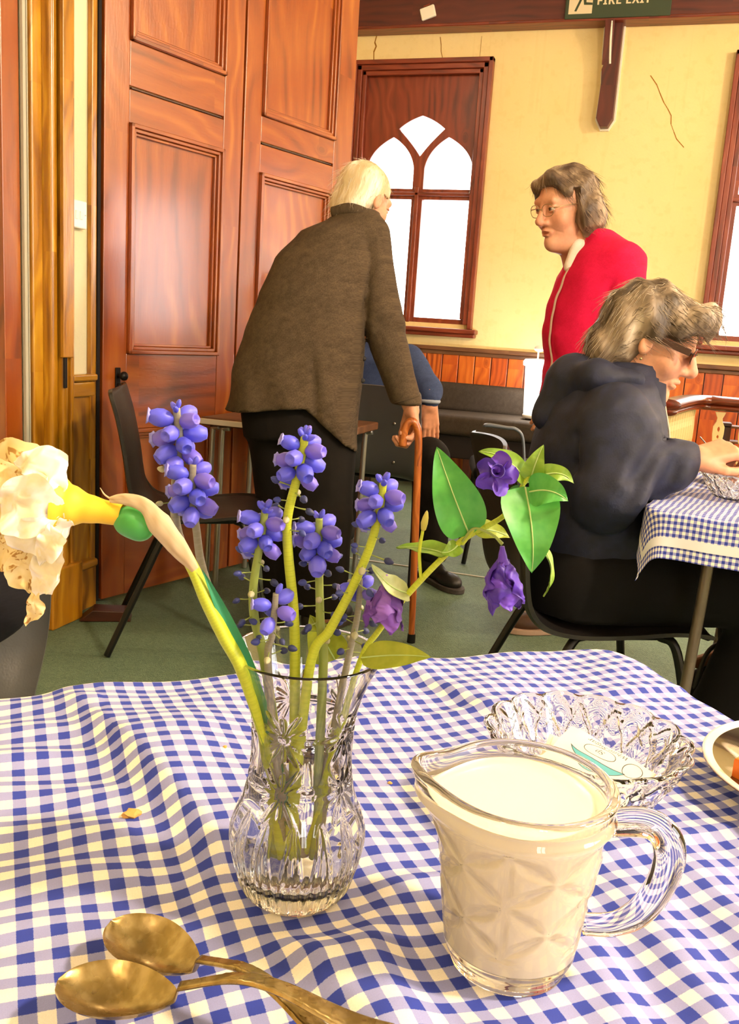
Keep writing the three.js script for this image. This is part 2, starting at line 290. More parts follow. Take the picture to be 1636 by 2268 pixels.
// left: return wall with a doorway; its ochre pilaster shows beside the doors
const XW = -1.86;
{
  const s = struct('wall_left', [XW, 0, 0], 0, 'cream wall strip above an ochre dado');
  part('plaster', metreUV(new THREE.BoxGeometry(.2, H, .38).translate(-.1, H / 2, -2.51), 'y'), M.cream, s);
  part('plaster', metreUV(new THREE.BoxGeometry(.2, H, 4.3).translate(-.1, H / 2, .95), 'y'), M.cream, s);
  part('plaster', metreUV(new THREE.BoxGeometry(.2, H - 2.3, 1.2).translate(-.1, 2.3 + (H - 2.3) / 2, -1.75), 'y'), M.cream, s);
  part('dado_panel', box(.012, .79, .12, .006, .4, -2.59, .002, 'y'), M.ochre, s);
  part('dado_rail', join([box(.034, .022, .13, .017, .805, -2.585, .006), box(.022, .05, .13, .011, .765, -2.585, .006)]), M.ochre, s);
  part('skirting', join([box(.03, .15, .13, .015, .075, -2.585, .004), box(.04, .03, .13, .02, .16, -2.585, .01)]), M.ochre, s);
  // moulded architrave beside the doorway
  const a = struct('trim_3', [XW, 0, 0], 0, 'ochre varnished moulded door architrave');
  const bits = [[-2.365, .05, .018], [-2.405, .034, .05], [-2.436, .024, .064], [-2.458, .02, .052], [-2.478, .018, .06], [-2.5, .022, .034]];
  bits.forEach(([z, w, d], i) => part('moulding', box(d, 2.9, w, d / 2, 1.45, z, Math.min(w, d) * .42, 'y'), M.ochre, a));
  part('plinth_block', box(.075, .2, .16, .0375, .1, -2.43, .006, 'y'), M.ochre, a);
  part('broken_moulding', box(.014, 1.95, .05, .066, 1.85, -2.437, .003, 'y'), M.ochre, a);
  part('broken_rebate', box(.006, .1, .016, .066, .83, -2.428, .002, 'y'), M.gap, a, 'dark splintered gap in the varnished moulding');
  part('moulding', box(.02, 2.9, .03, .01, 1.45, -2.645, .006, 'y'), M.ochre, a);
  // lining of the doorway with a pale draught strip
  const d = struct('trim_4', [XW, 0, 0], 0, 'red brown doorway lining with pale draught strip');
  part('draught_strip', join([box(.012, 2.3, .013, .006, 1.15, -2.318, .002, 'y'), box(.006, 2.3, .004, .009, 1.15, -2.33, .001)]), M.stripGrey, d);
  part('lining', box(.2, 2.3, .075, -.1, 1.15, -2.272, .004, 'y'), M.door, d);
  const hall = struct('wall_lobby', [XW, 0, 0], 0, 'pale lobby wall seen through the doorway');
  part('plaster', metreUV(new THREE.BoxGeometry(.1, H, 2.4).translate(-.6, H / 2, -1.6)), M.cream, hall);
}
{ const s = struct('wall_partition', [0, 0, -2.72], 0); part('plaster', metreUV(new THREE.BoxGeometry(XW - .02 - XL, H, .1).translate((XL + XW - .02) / 2, H / 2, 0)), M.cream, s); }

// folding doors, two leaves, standing open
{
  const ang = 74 * Math.PI / 180, D = struct('door_1', [-1.85, 0, -2.68], ang, 'pair of tall varnished reddish wooden panelled door leaves');
  const leaf = (x0, w, mir, knobbed) => {
    const hgt = 2.62, st = .1, th = .045, z = 0, P = (n, g, m = M.door) => part(n, g, m, D);
    const X0 = x0 + .003, X1 = x0 + w - .003, ws = knobbed ? [.105, .1] : [.1, .13];
    P('stile', box(ws[0], hgt, th, X0 + ws[0] / 2, hgt / 2 + .012, z, .004, 'y')); P('stile', box(ws[1], hgt, th, X1 - ws[1] / 2, hgt / 2 + .012, z, .004, 'y'));
    const a = X0 + ws[0], b = X1 - ws[1], c = (a + b) / 2, W = b - a;
    // rails: bottom, lock, frieze pair with a bead line between, top
    const off = knobbed ? 0 : .035;
    const rails = knobbed ? [[.012, .24], [.62, .885], [1.645, 1.75], [1.76, 1.9], [2.5, 2.63]] : [[.012, .24], [.62, .885], [1.6, 1.705], [1.715, 1.81], [2.5, 2.63]];
    for (const [y0, y1] of rails) P('rail', box(W, y1 - y0, th - .002, c, (y0 + y1) / 2, z, .003, 'x'));
    const mid = rails[2][1]; P('bead', box(W - .02, .006, .012, c, mid + .005, th / 2 - .008, .002, 'x'), M.doorDark);
    const panes = [[rails[0][1], rails[1][0]], [rails[1][1], rails[2][0]], [rails[3][1], rails[4][0]]];
    for (const [y0, y1] of panes) {
      P('panel', box(W + .004, y1 - y0 + .004, .014, c, (y0 + y1) / 2, z, 0, 'y'));
      const mo = []; for (const [o, q, d] of [[0, .014, .03], [.014, .012, .022], [.026, .01, .012]]) {
        const zz = .007 + d / 2; mo.push(box(q, y1 - y0 - 2 * o, d, a + o + q / 2, (y0 + y1) / 2, zz, .003, 'y'), box(q, y1 - y0 - 2 * o, d, b - o - q / 2, (y0 + y1) / 2, zz, .003, 'y'), box(W - 2 * o, q, d, c, y0 + o + q / 2, zz, .003, 'x'), box(W - 2 * o, q, d, c, y1 - o - q / 2, zz, .003, 'x'));
      }
      P('panel_moulding', join(mo));
    }
  };
  leaf(0, .66, false, true); leaf(.664, .71, true, false);
  part('door_edge_strip', box(.012, 2.62, .06, -.012, 1.32, -.01, .002, 'y'), M.gap, D);
  const lock = part('rim_lock', box(.014, .115, .06, -.014, .8, -.012, .003), M.iron, D); part('bolt', box(.012, .03, .016, -.022, .815, -.012, .003), M.chrome, lock);
  const hp = part('finger_plate', join([box(.022, .085, .006, .066, .795, .026, .004)]), M.iron, D);
  part('door_knob', join([new THREE.SphereGeometry(.016, 16, 12).scale(1, 1, .8).translate(.068, .81, .055), new THREE.CylinderGeometry(.006, .009, .03, 12).rotateX(Math.PI / 2).translate(.068, .81, .04), new THREE.SphereGeometry(.009, 12, 8).translate(.066, .775, .034)]), M.iron, hp);
}
// light switch plate on the cream strip
{
  const t = thing('light_switch', 'white double light switch plate on the cream strip beside the doors', 'light switch', [XW + .0, 1.322, -2.558], Math.PI / 2);
  part('plate', box(.088, .086, .022, 0, 0, .011, .005), M.white, t);
  for (const s of [-1, 1]) part('rocker', box(.014, .026, .006, s * .012, 0, .023, .002).rotateX(.12), M.white, t);
  for (const s of [-1, 1]) part('screw', new THREE.CylinderGeometry(.0028, .0028, .003, 10).rotateX(Math.PI / 2).translate(s * .034, 0, .0225), M.chrome, t);
}
// sign, card
{
  const cv = document.createElement('canvas'); cv.width = 1024; cv.height = 328; const c = cv.getContext('2d');
  c.fillStyle = '#33402a'; c.fillRect(0, 0, 1024, 328); c.fillStyle = '#d9c9a6'; c.font = 'bold 118px sans-serif'; c.fillText('FIRE EXIT', 300, 205);
  // open door and running figure
  c.fillRect(28, 40, 236, 246); c.fillStyle = '#33402a'; c.beginPath(); c.moveTo(86, 258); c.lineTo(150, 104); c.lineTo(172, 112); c.lineTo(108, 262); c.fill();
  c.beginPath(); c.arc(176, 74, 22, 0, 7); c.fill(); c.beginPath(); c.moveTo(150, 104); c.lineTo(196, 110); c.lineTo(200, 176); c.lineTo(262, 182); c.lineTo(264, 204); c.lineTo(178, 200); c.lineTo(168, 140); c.fill();
  const tx = new THREE.CanvasTexture(cv); tx.colorSpace = THREE.SRGBColorSpace;
  const s = thing('exit_sign', 'green fire exit sign with running figure on the brown beam', 'sign', [-.573, 3.02, ZF + .151]);
  part('board', new RoundedBoxGeometry(.64, .2, .012, 2, .004).translate(0, .1, .006), std({ color: 0x33402a, roughness: .5 }), s);
  part('print', new THREE.PlaneGeometry(.63, .196).translate(0, .1, .0125), std({ map: tx, roughness: .5 }), s);
  const k = thing('sensor_box', 'small cream box tilted on the brown beam above the window', 'sensor', [-1.79, 3.095, ZF + .14], 0); k.rotation.z = .3;
  part('case', box(.1, .075, .025, 0, 0, .0125, .008), M.whitePaint, k); part('clip', box(.045, .01, .012, 0, .048, .006, .003), M.redwood, k);
}
// wooden block lying at the foot of the doors
solo('door_wedge', metreUV(extrude([[0, 0], [.16, 0], [.145, .03], [.04, .034]], .07, .003)), M.doorDark, 'brown wooden block lying on the carpet at the door foot', 'wedge', [-1.8, .004, -2.53], .5);
// thin pale strip let into the carpet across the hall
{ const d = struct('trim_5', [-.55, 0, -3.775], 0, 'thin pale strip across the carpet'); part('floor_strip', box(3.6, .004, .012, .4, .002, 0, .001, 'x'), M.stripGrey, d); }
// ------------------------------------------------------------------ ceiling lamps (warm, hung above the picture)
function pendant(x, z, y, power, label) {
  const t = thing('pendant_lamp', label, 'ceiling lamp', [x, y, z], 0, 'warm lamps hanging from the ceiling');
  part('shade', lathe([[.03, .1], [.06, .09], [.2, .02], [.22, 0], [.215, 0], [.19, .016], [.05, .084], [.03, .094]], 40), M.whitePaint, t);
  part('bulb', new THREE.SphereGeometry(.06, 20, 14).translate(0, .02, 0), std({ color: 0xffffff, emissive: new THREE.Color(1, .8, .55), emissiveIntensity: 4 }), t);
  part('cord', new THREE.CylinderGeometry(.004, .004, H - y - .1, 6).translate(0, .1 + (H - y - .1) / 2, 0), M.blackTube, t);
  const l = new THREE.PointLight(WARM, power, 0, 2); l.position.set(x, y - .06, z); l.castShadow = true; l.shadow.radius = 6; scene.add(l);
}
pendant(-.6, 1.2, 3.0, 2.5, 'white shaded ceiling lamp behind the viewer');
pendant(1.75, -.7, 2.75, 30, 'white shaded ceiling lamp over the right hand tables');
pendant(2.5, -3.9, 3.1, 24, 'white shaded ceiling lamp near the far windows');
pendant(-1.7, -4.3, 3.1, 2, 'white shaded ceiling lamp beyond the folding doors');
// ------------------------------------------------------------------ tables and cloths
// cloth over a rectangular top: local x 0..W, z 0..D, y = 0 at the top; hangs by drop
function clothGeo(W, D, drop, step, hfn, rip = .006, edgeR = .012) {
  const nx = Math.round((W + 2 * drop) / step), nz = Math.round((D + 2 * drop) / step), pos = [], uv = [], idx = [];
  for (let j = 0; j <= nz; j++) for (let i = 0; i <= nx; i++) {
    const a = -drop + (W + 2 * drop) * i / nx, b = -drop + (D + 2 * drop) * j / nz;
    const cr = .045; // rounded table corner
    let ix = clamp(a, cr, W - cr), iz = clamp(b, cr, D - cr); let ox = a - ix, oz = b - iz; let d = Math.hypot(ox, oz);
    let x = a, y = 0, z = b;
    const over = d - cr;
    if (over > 0) {
      const ux = ox / d, uz = oz / d; const q = edgeR * Math.PI / 2;
      const out = over < q ? edgeR * Math.sin(over / edgeR) : edgeR, dn = over < q ? edgeR * (1 - Math.cos(over / edgeR)) : edgeR + over - q;
      const along = ux * b * 0 + (Math.abs(ux) > Math.abs(uz) ? b : a), ang = Math.atan2(uz, ux);
      const wv = rip * sstep(0, .12, dn) * (Math.sin(along * 38 + ang * 5) + .6 * Math.sin(along * 71 + 1.3 + ang * 3));
      const o2 = cr + out + wv + .06 * dn; x = ix + ux * o2; z = iz + uz * o2; y = -dn;
    }
    const fade = over > 0 ? Math.exp(-over / .04) : 1; const s = hfn(clamp(a, 0, W), clamp(b, 0, D));
    y += s[0] * fade; x += (s[1] || 0) * fade; z += (s[2] || 0) * fade;
    pos.push(x, y, z); uv.push(a, b);
  }
  const w = nx + 1; for (let j = 0; j < nz; j++) for (let i = 0; i < nx; i++) { const k = j * w + i; idx.push(k, k + w, k + 1, k + 1, k + w, k + w + 1); }
  const g = new THREE.BufferGeometry(); g.setAttribute('position', new THREE.Float32BufferAttribute(pos, 3)); g.setAttribute('uv', new THREE.Float32BufferAttribute(uv, 2)); g.setIndex(idx); g.computeVertexNormals(); return g;
}
const TW = 1.2, TD = .76;
// near table: local x runs along its far edge, local z towards the viewer; u = x - TW, v = z as measured from the far right corner
const TA = 40 * Math.PI / 180, TC = [-.0275, -.9205], TOP = .722, CLOTHY = .7145;
const tablePos = [TC[0] - TW * Math.cos(TA), 0, TC[1] + TW * Math.sin(TA)];
function foldHeight(x, z) {
  const u = x - TW, v = z; let h = 0, dx = 0;
  const ridge = (uc, H0, wl, wr, fade) => { const d = u - uc; const e = d < 0 ? Math.exp(-(d * d) / (wl * wl)) : Math.exp(-(d * d) / (wr * wr)); h += H0 * e * fade; };
  ridge(-.523 + .30 * v - .16 * v * v, .0165, .015, .09, (.3 + .7 * sstep(-.01, .12, v)) * (1 - sstep(.34, .6, v) * .7));        // long ridge left of the vase
  ridge(-.232 + .29 * v, .007, .011, .06, 1 - sstep(.08, .17, v));                          // short ridge by the far edge
  const crease = (vc, H0, w) => { h += H0 * Math.exp(-((v - vc) ** 2) / (w * w)); };
  crease(.11, .0018, .006); crease(.322, .0022, .007);
  h += .0016 * sstep(-.3, -.1, u) * Math.exp(-((v - .295) ** 2) / (.008 ** 2));
  // soft ripples
  const k1 = sstep(.3, .42, v), k2 = sstep(-.46, -.38, u);
  h += .0030 * k1 * k2 * Math.sin((u * .95 + v * .25) * 2 * Math.PI / .052 + Math.sin(v * 25) * .5);
  h += .0015 * Math.sin((u + v * .6) * 2 * Math.PI / .13 + 1) * (1 - k1 * k2) + .0012 * Math.sin((v - u * .15) * 2 * Math.PI / .047 + Math.sin(u * 30) * .8) * (u < -.5 ? 1.3 : .45);
  h += .004 * sstep(-.18, 0, u) * Math.sin(v * 26 + u * 8) * .5 + .003 * (fbm(u * 9 + 40, v * 9 + 40, 2, 3) - .5);
  h = Math.max(0, h + .0035);
  const wx = TC[0] + u * Math.cos(TA) + v * Math.sin(TA), wz = TC[1] - u * Math.sin(TA) + v * Math.cos(TA);
  for (const [ox, oz, r] of [[-.1582, -.4115, .034], [-.0405, -.4017, .036], [-.021, -.568, .038], [.145, -.655, .056]]) h = lerp(h, TOP - .0003 - CLOTHY, sstep(r + .035, r, Math.hypot(wx - ox, wz - oz)));   // pressed flat under the glass
  return [h];
}
{
  const t = thing('folding_table', 'small table under the near gingham cloth, mostly hidden by it', 'table', tablePos, TA);
  part('table_top', box(TW - .03, .02, TD - .03, TW / 2, .7035, TD / 2, .008), M.brownrail, t);
  for (const x of [.06, TW - .06]) for (const z of [.06, TD - .06]) part('leg', new THREE.CylinderGeometry(.014, .014, .695, 14).translate(x, .3475, z), M.steelLeg, t);
  const c = solo('tablecloth', clothGeo(TW, TD, .2, .004, foldHeight, .008), M.gingham, 'rumpled blue and white gingham cloth on the near table', 'tablecloth', [tablePos[0], CLOTHY, tablePos[2]], TA);
}
// second table to the right with the shorter cloth
const RA = -9.5 * Math.PI / 180, RP = [-.012, 0, -1.80];
{
  const W = 1.2, D = .76, pos = [RP[0] - D * Math.sin(RA) * 1, 0, RP[2] - D * Math.cos(RA)];
  const t = thing('folding_table', 'steel legged table under the second gingham cloth beside the seated woman', 'table', pos, RA);
  part('table_top', box(W - .04, .02, D - .04, W / 2, .705, D / 2, .008), M.brownrail, t);
  for (const x of [.12, W - .1]) for (const z of [.07, D - .055]) part('leg', tube([[x - .03, .69, z, .013], [x - .006, .675, z, .017], [x + .004, .63, z, .0185], [x - .008, .3, z, .0185], [x - .018, .006, z, .0185]], 24, 12, false, true, .6), M.steelLeg, t);
  part('under_frame', join([box(W - .2, .03, .02, W / 2, .68, .07), box(W - .2, .03, .02, W / 2, .68, D - .07)]), M.steelLeg, t);
  const hf = (x, z) => [.0025 + .0012 * Math.sin(x * 60 + z * 20) + .001 * Math.sin(z * 80)];
  const g = clothGeo(W, D, .092, .006, hf, .003, .006);
  const c = thing('tablecloth', 'blue and white gingham cloth with white tape hem on the far right table', 'tablecloth', [pos[0], .716, pos[2]], RA);
  part('cloth', g, M.gingham2, c);
  // white tape sewn round the hem
  const tape = clothGeo(W, D, .092, .006, hf, .003, .006), P = tape.attributes.position, U = tape.attributes.uv, keep = [];
  const inBand = (i) => { const a = U.getX(i), b = U.getY(i); const o = Math.max(-a, a - W, -b, b - D); return o > .048 && o < .068; };
  const ix = tape.index.array; for (let i = 0; i < ix.length; i += 3) if (inBand(ix[i]) && inBand(ix[i + 1]) && inBand(ix[i + 2])) keep.push(ix[i], ix[i + 1], ix[i + 2]);
  tape.setIndex(keep); const N = tape.attributes.normal; for (let i = 0; i < P.count; i++) P.setXYZ(i, P.getX(i) + N.getX(i) * .0012, P.getY(i) + N.getY(i) * .0012, P.getZ(i) + N.getZ(i) * .0012);
  part('hem_tape', tape, M.hem, c, 'white tape hem');
}
// ------------------------------------------------------------------ glass
M.glass = phy({ color: 0xffffff, roughness: .015, transmission: 1, thickness: .01, ior: 1.5, attenuationColor: new THREE.Color(.96, .93, .86), attenuationDistance: .09 });
M.water = phy({ color: 0xffffff, roughness: 0, transmission: 1, thickness: .05, ior: 1.33, attenuationColor: new THREE.Color(.95, .95, .75), attenuationDistance: .15 });
M.milk = phy({ color: 0xfdf3da, roughness: .28, clearcoat: .3, clearcoatRoughness: .1 });
const shell = (outer, inner) => join([outer, inner]);     // both profiles run so that faces point out of the glass
// cut glass vase
{
  const prof = [], N = 150, R = (y) => {
    const k = [[0, .0255], [.004, .029], [.012, .0315], [.024, .0345], [.036, .0358], [.046, .0335], [.056, .0297], [.066, .0275], [.08, .0262], [.094, .0264], [.108, .0278], [.122, .0318], [.134, .0368], [.1385, .0385]];
    for (let i = 1; i < k.length; i++) if (y <= k[i][0]) { const t = (y - k[i - 1][0]) / (k[i][0] - k[i - 1][0]); const m = (j) => { const a = k[Math.max(0, j - 1)], b = k[Math.min(k.length - 1, j + 1)]; return (b[1] - a[1]) / (b[0] - a[0]); }; const h = k[i][0] - k[i - 1][0], t2 = t * t, t3 = t2 * t; return (2 * t3 - 3 * t2 + 1) * k[i - 1][1] + (t3 - 2 * t2 + t) * h * m(i - 1) + (-2 * t3 + 3 * t2) * k[i][1] + (t3 - t2) * h * m(i); }
    return .0385;
  };
  prof.push([0, 0], [.02, 0]); for (let i = 0; i <= N; i++) { const y = i / N * .1385; prof.push([R(y), y]); }
  const groove = (d, w) => Math.max(0, 1 - Math.abs(d) / w);
  const mod = (r, y, a) => {
    if (y < .002 || r < .021) return r; let cut = 0;
    // star bursts in two rows
    for (const [yc, ph, rad, n] of [[.1, 0, .0165, 12], [.069, 0, .0165, 12]]) {
      const per = Math.PI * 2 / 5; let da = ((a - ph + 10 * Math.PI - .6) % per); if (da > per / 2) da -= per; const px = da * r, py = y - yc, q = Math.hypot(px, py); if (q > rad * 1.25) continue;
      const th = Math.atan2(py, px), sp = Math.PI * 2 / n; let dt = ((th + 20 * sp) % sp); if (dt > sp / 2) dt -= sp; const L = rad * (Math.round((th + 20 * sp) / sp) % 2 ? .8 : 1.15);
      cut = Math.max(cut, groove(dt * q, .0011 + .0004 * Math.sin(clamp(q / L) * Math.PI)) * sstep(.0012, .004, q) * (1 - sstep(L * .8, L, q)));
    }
    // tall pointed flutes over the foot
    if (y < .056) { const n = 14, per = Math.PI * 2 / n; let da = ((a + 10 * Math.PI) % per) - per / 2; const top = .056 - Math.abs(da / per) * .03; const e = Math.abs(da * r); cut = Math.max(cut, .9 * groove(e - .5 * per * r * (1 - y / .062), .0016) * (y < top ? 1 : 0), .7 * groove(e, .0012) * (1 - sstep(.038, .05, y))); cut = Math.max(cut, .6 * groove(((y * 1000) % 9) - 4.5, 1.2) * .25 * (y < .03 ? 1 : 0)); }
    return r - .0014 * cut;
  };
  const outer = lathe(prof, 280, mod);
  const inP = []; for (let i = 0; i <= 40; i++) { const y = .1385 - i / 40 * (.1385 - .014); inP.push([Math.max(.004, R(y) - lerp(.0019, .006, i / 40)), y]); } inP.push([0, .0125]);
  const rim = []; for (let i = 0; i <= 8; i++) { const t = i / 8 * Math.PI; rim.push([.0385 - .00095 + .00095 * Math.cos(t), .1385 + .0009 * Math.sin(t)]); }
  const g = join([outer, lathe(rim, 280), lathe(inP, 140)]);
  const t = thing('flower_vase', 'cut crystal flared vase holding the mixed spring flowers', 'vase', [-.1582, TOP, -.4115], VIEW); t.scale.set(1.015, .972, 1.015);
  const flip = g; part('glass_body', flip, M.glass, t);
  const wp = [[0, .0122]]; for (let i = 0; i <= 20; i++) { const y = .0122 + i / 20 * .062, yy = Math.max(.014, y); wp.push([Math.max(.004, R(yy) - lerp(.006, .0019, (yy - .014) / .1245)) + .0002, y]); } wp.push([0, .0742]);
  part('water', lathe(wp, 60), M.water, t);
}
// pressed glass milk jug
{
  const t = thing('milk_jug', 'pressed glass jug full of milk beside the vase', 'jug', [-.0405, TOP, -.4017], VIEW); t.scale.set(.992, .93, .992);
  const Rj = (y) => y < .012 ? lerp(.0285, .0325, sstep(0, .012, y)) : lerp(.0325, .0435, (y - .012) / .088);
  const spoutA = Math.PI;                                    // spout on the viewer's left
  const spout = (a, y) => { let d = Math.abs(((a - spoutA + 3 * Math.PI) % (2 * Math.PI)) - Math.PI); return Math.exp(-(d * d) / .16) * sstep(.066, .1, y); };
  const pat = (r, y, a) => {
    if (y < .02 || y > .083 || r < .02) return 0; const seg = Math.PI / 2.6; let da = ((a + 10 * Math.PI + .55) % seg) - seg / 2; const px = da * .039, py = y - .0525; if (Math.abs(px) > .0215) return .3;
    const c = .0215, ux = (px / 1.55 + py) * .7071, uy = (px / 1.55 - py) * .7071; let cnt = [];
    const gx = Math.round(ux / c), gy = Math.round(uy / c);
    for (let i = -1; i <= 1; i++) for (let j = -1; j <= 1; j++) { const d = Math.hypot(ux - (gx + i) * c, uy - (gy + j) * c); if (d < c * .7071) cnt.push(c * .7071 - d); }
    if (cnt.length < 2) return 0; cnt.sort((p, q) => q - p); return clamp(cnt[1] / .003);
  };
  const P = [[0, 0], [.02, 0]]; const NJ = 130; for (let i = 0; i <= NJ; i++) { const y = i / NJ * .1; P.push([Rj(y) + .0022 * Math.exp(-(((y - .0885) / .003) ** 2)), y]); }
  const mod = (r, y, a) => r < .021 ? r : r - .0012 * pat(r, y, a) + .011 * spout(a, y);
  const yTop = (a) => .006 * spout(a, .1);
  const lift = (g) => { const p = g.attributes.position; for (let i = 0; i < p.count; i++) { const y = p.getY(i); if (y > .07) { const a = Math.atan2(p.getZ(i), p.getX(i)); p.setY(i, y + yTop(a) * sstep(.07, .1, y) - .0); } } g.computeVertexNormals(); return g; };
  const outer = lathe(P, 260, mod), th = .0032;
  const rim = []; for (let i = 0; i <= 10; i++) { const q = i / 10 * Math.PI; rim.push([.0435 - .0019 + .0026 * Math.cos(q), .1 + .0026 * Math.sin(q)]); }
  const inner = []; for (let i = 0; i <= 110; i++) { const y = .1 - i / 110 * .088; inner.push([Rj(y) - th - .0009, y]); } inner.push([0, .0115]);
  const smod = (r, y, a) => r < .01 ? r : r + .011 * spout(a, y);
  const mmod = (r, y, a) => r < .01 ? r : r + .011 * spout(a, y) - .0026 * pat(.04, y, a);
  part('glass_body', join([lift(outer), lift(lathe(rim, 200, smod)), lift(lathe(inner, 200, mmod))]), M.glass, t);
  part('handle', tube([[.041, .087, 0, .0062], [.056, .0905, 0, .0066], [.0655, .086, 0, .0066], [.069, .073, 0, .0064], [.0655, .055, 0, .006], [.058, .04, 0, .0058], [.0475, .0315, 0, .0052], [.034, .028, 0, .005]], 48, 16, false, true, 1.15).rotateY(-.25), M.glass, t);
  const mk = [[0, .0118]]; for (let i = 0; i <= 110; i++) { const y = .0118 + i / 110 * .0815; mk.push([Rj(Math.max(.0122, y)) - th - .0007, y]); } mk.push([.03, .0937], [.01, .0937], [0, .0937]);
  const milk = lathe(mk, 200, mmod).scale(.992, .93, .992); tag(solo('milk', milk, M.milk, 'creamy white milk filling the glass jug', 'milk', [-.0405, TOP, -.4017], VIEW), 'creamy white milk filling the glass jug', 'milk');
}
// cut glass bowl with sugar sachets
function pressedBowl(R0, Rb, Hb, th, lobes) {
  const P = [[0, 0], [Rb * .9, 0], [Rb, .002]]; const n = 70; for (let i = 1; i <= n; i++) { const s = i / n; P.push([lerp(Rb, R0, Math.pow(s, .72)), .002 + (Hb - .002) * s]); }
  const mod = (r, y, a, i) => { if (i < 3) return r; const s = y / Hb, l = Math.abs(Math.sin(a * lobes / 2)), d = Math.abs(Math.sin(a * lobes / 2 + s * 3.4)), e = Math.abs(Math.sin(a * lobes / 2 - s * 3.4)); return r + .0026 * s * (l - .5) - .003 * Math.max(0, 1 - 4 * Math.min(d, e)) * sstep(.1, .3, s) * (1 - sstep(.86, .98, s)) - .0016 * Math.max(0, Math.sin(s * 18 + Math.cos(a * lobes) * 1.6)); };
  const up = (a) => .0012 * Math.abs(Math.sin(a * lobes / 2)); const outer = lathe(P, 256, mod), inn = []; for (let i = 0; i <= 40; i++) { const s = 1 - i / 40; inn.push([Math.max(.003, lerp(Rb - .003, R0 - th, Math.pow(s, .72))), lerp(.006, Hb, s)]); } inn.push([0, .006]);
  const im = (r, y, a) => r + .0034 * y / Hb * (Math.abs(Math.sin(a * lobes / 2)) - .5);
  const rim = []; for (let i = 0; i <= 6; i++) { const q = i / 6 * Math.PI; rim.push([R0 - th / 2 + th / 2 * Math.cos(q), Hb + th / 2 * Math.sin(q)]); }
  const lift = (g) => { const p = g.attributes.position; for (let i = 0; i < p.count; i++) { const a = Math.atan2(p.getZ(i), p.getX(i)); p.setY(i, p.getY(i) + up(a) * sstep(.6, 1, p.getY(i) / Hb)); } g.computeVertexNormals(); return g; };
  return join([lift(outer), lift(lathe(rim, 200, (r, y, a) => r + .0036 * (Math.abs(Math.sin(a * lobes / 2)) - .5))), lift(lathe(inn, 160, im))]);
}
const BOWL = [-.021, TOP, -.568];
solo('glass_bowl', pressedBowl(.0655, .034, .05, .004, 14), M.glass, 'pressed glass sugar bowl with scalloped rim behind the milk jug', 'bowl', BOWL, .4);
{
  const mk = (draw) => { const cv = document.createElement('canvas'); cv.width = 512; cv.height = 384; const c = cv.getContext('2d'); c.fillStyle = '#f1ead8'; c.fillRect(0, 0, 512, 384); draw(c); const t = new THREE.CanvasTexture(cv); t.colorSpace = THREE.SRGBColorSpace; return std({ map: t, roughness: .7 }); };
  const paper = mk((c) => {
    c.strokeStyle = '#2c3038'; c.lineWidth = 4; c.fillStyle = '#5fb0bd';
    c.beginPath(); c.moveTo(120, 250); c.bezierCurveTo(190, 120, 330, 110, 440, 250); c.bezierCurveTo(330, 200, 230, 210, 120, 250); c.fill(); c.stroke();
    c.beginPath(); c.ellipse(290, 290, 90, 46, 0, 0, 7); c.fillStyle = '#f1ead8'; c.fill(); c.stroke(); c.fillStyle = '#2c3038'; c.font = 'italic 44px serif'; c.fillText('Sp', 262, 304);
    c.beginPath(); c.ellipse(100, 300, 46, 60, .4, 0, 7); c.stroke(); c.font = 'italic 40px serif'; c.fillText('White Sugar', 150, 366); c.fillStyle = '#3c8a9c'; c.beginPath(); c.arc(286, 178, 16, 0, 7); c.fill();
  });
  const blank = mk((c) => { c.fillStyle = '#d8d0ba'; c.fillRect(20, 20, 472, 8); c.fillRect(20, 356, 472, 8); });
  const sachet = () => { const g = new THREE.BoxGeometry(.062, .006, .046, 14, 1, 10), p = g.attributes.position; for (let i = 0; i < p.count; i++) { const x = p.getX(i) / .031, z = p.getZ(i) / .023, k = Math.max(.12, (1 - x * x) * (1 - z ** 4)); p.setY(i, p.getY(i) * k + .0008 * Math.sin(x * 6 + z * 4)); } g.computeVertexNormals(); return g; };
  const S = [[.008, .031, .006, 2.75, .1, 'printed white sugar sachet with blue swirl lying uppermost in the bowl', paper], [-.006, .0225, -.004, 1.5, -.1, 'plain white sugar sachet beneath the printed one in the bowl', blank]];
  for (const [x, y, z, ry, rz, label, m] of S) { const o = solo('sugar_sachet', sachet(), m, label, 'sugar sachet', [BOWL[0] + x, BOWL[1] + y, BOWL[2] + z], ry, 'sugar sachets in the bowl'); o.rotation.z = rz; o.rotation.x = .3; }
}
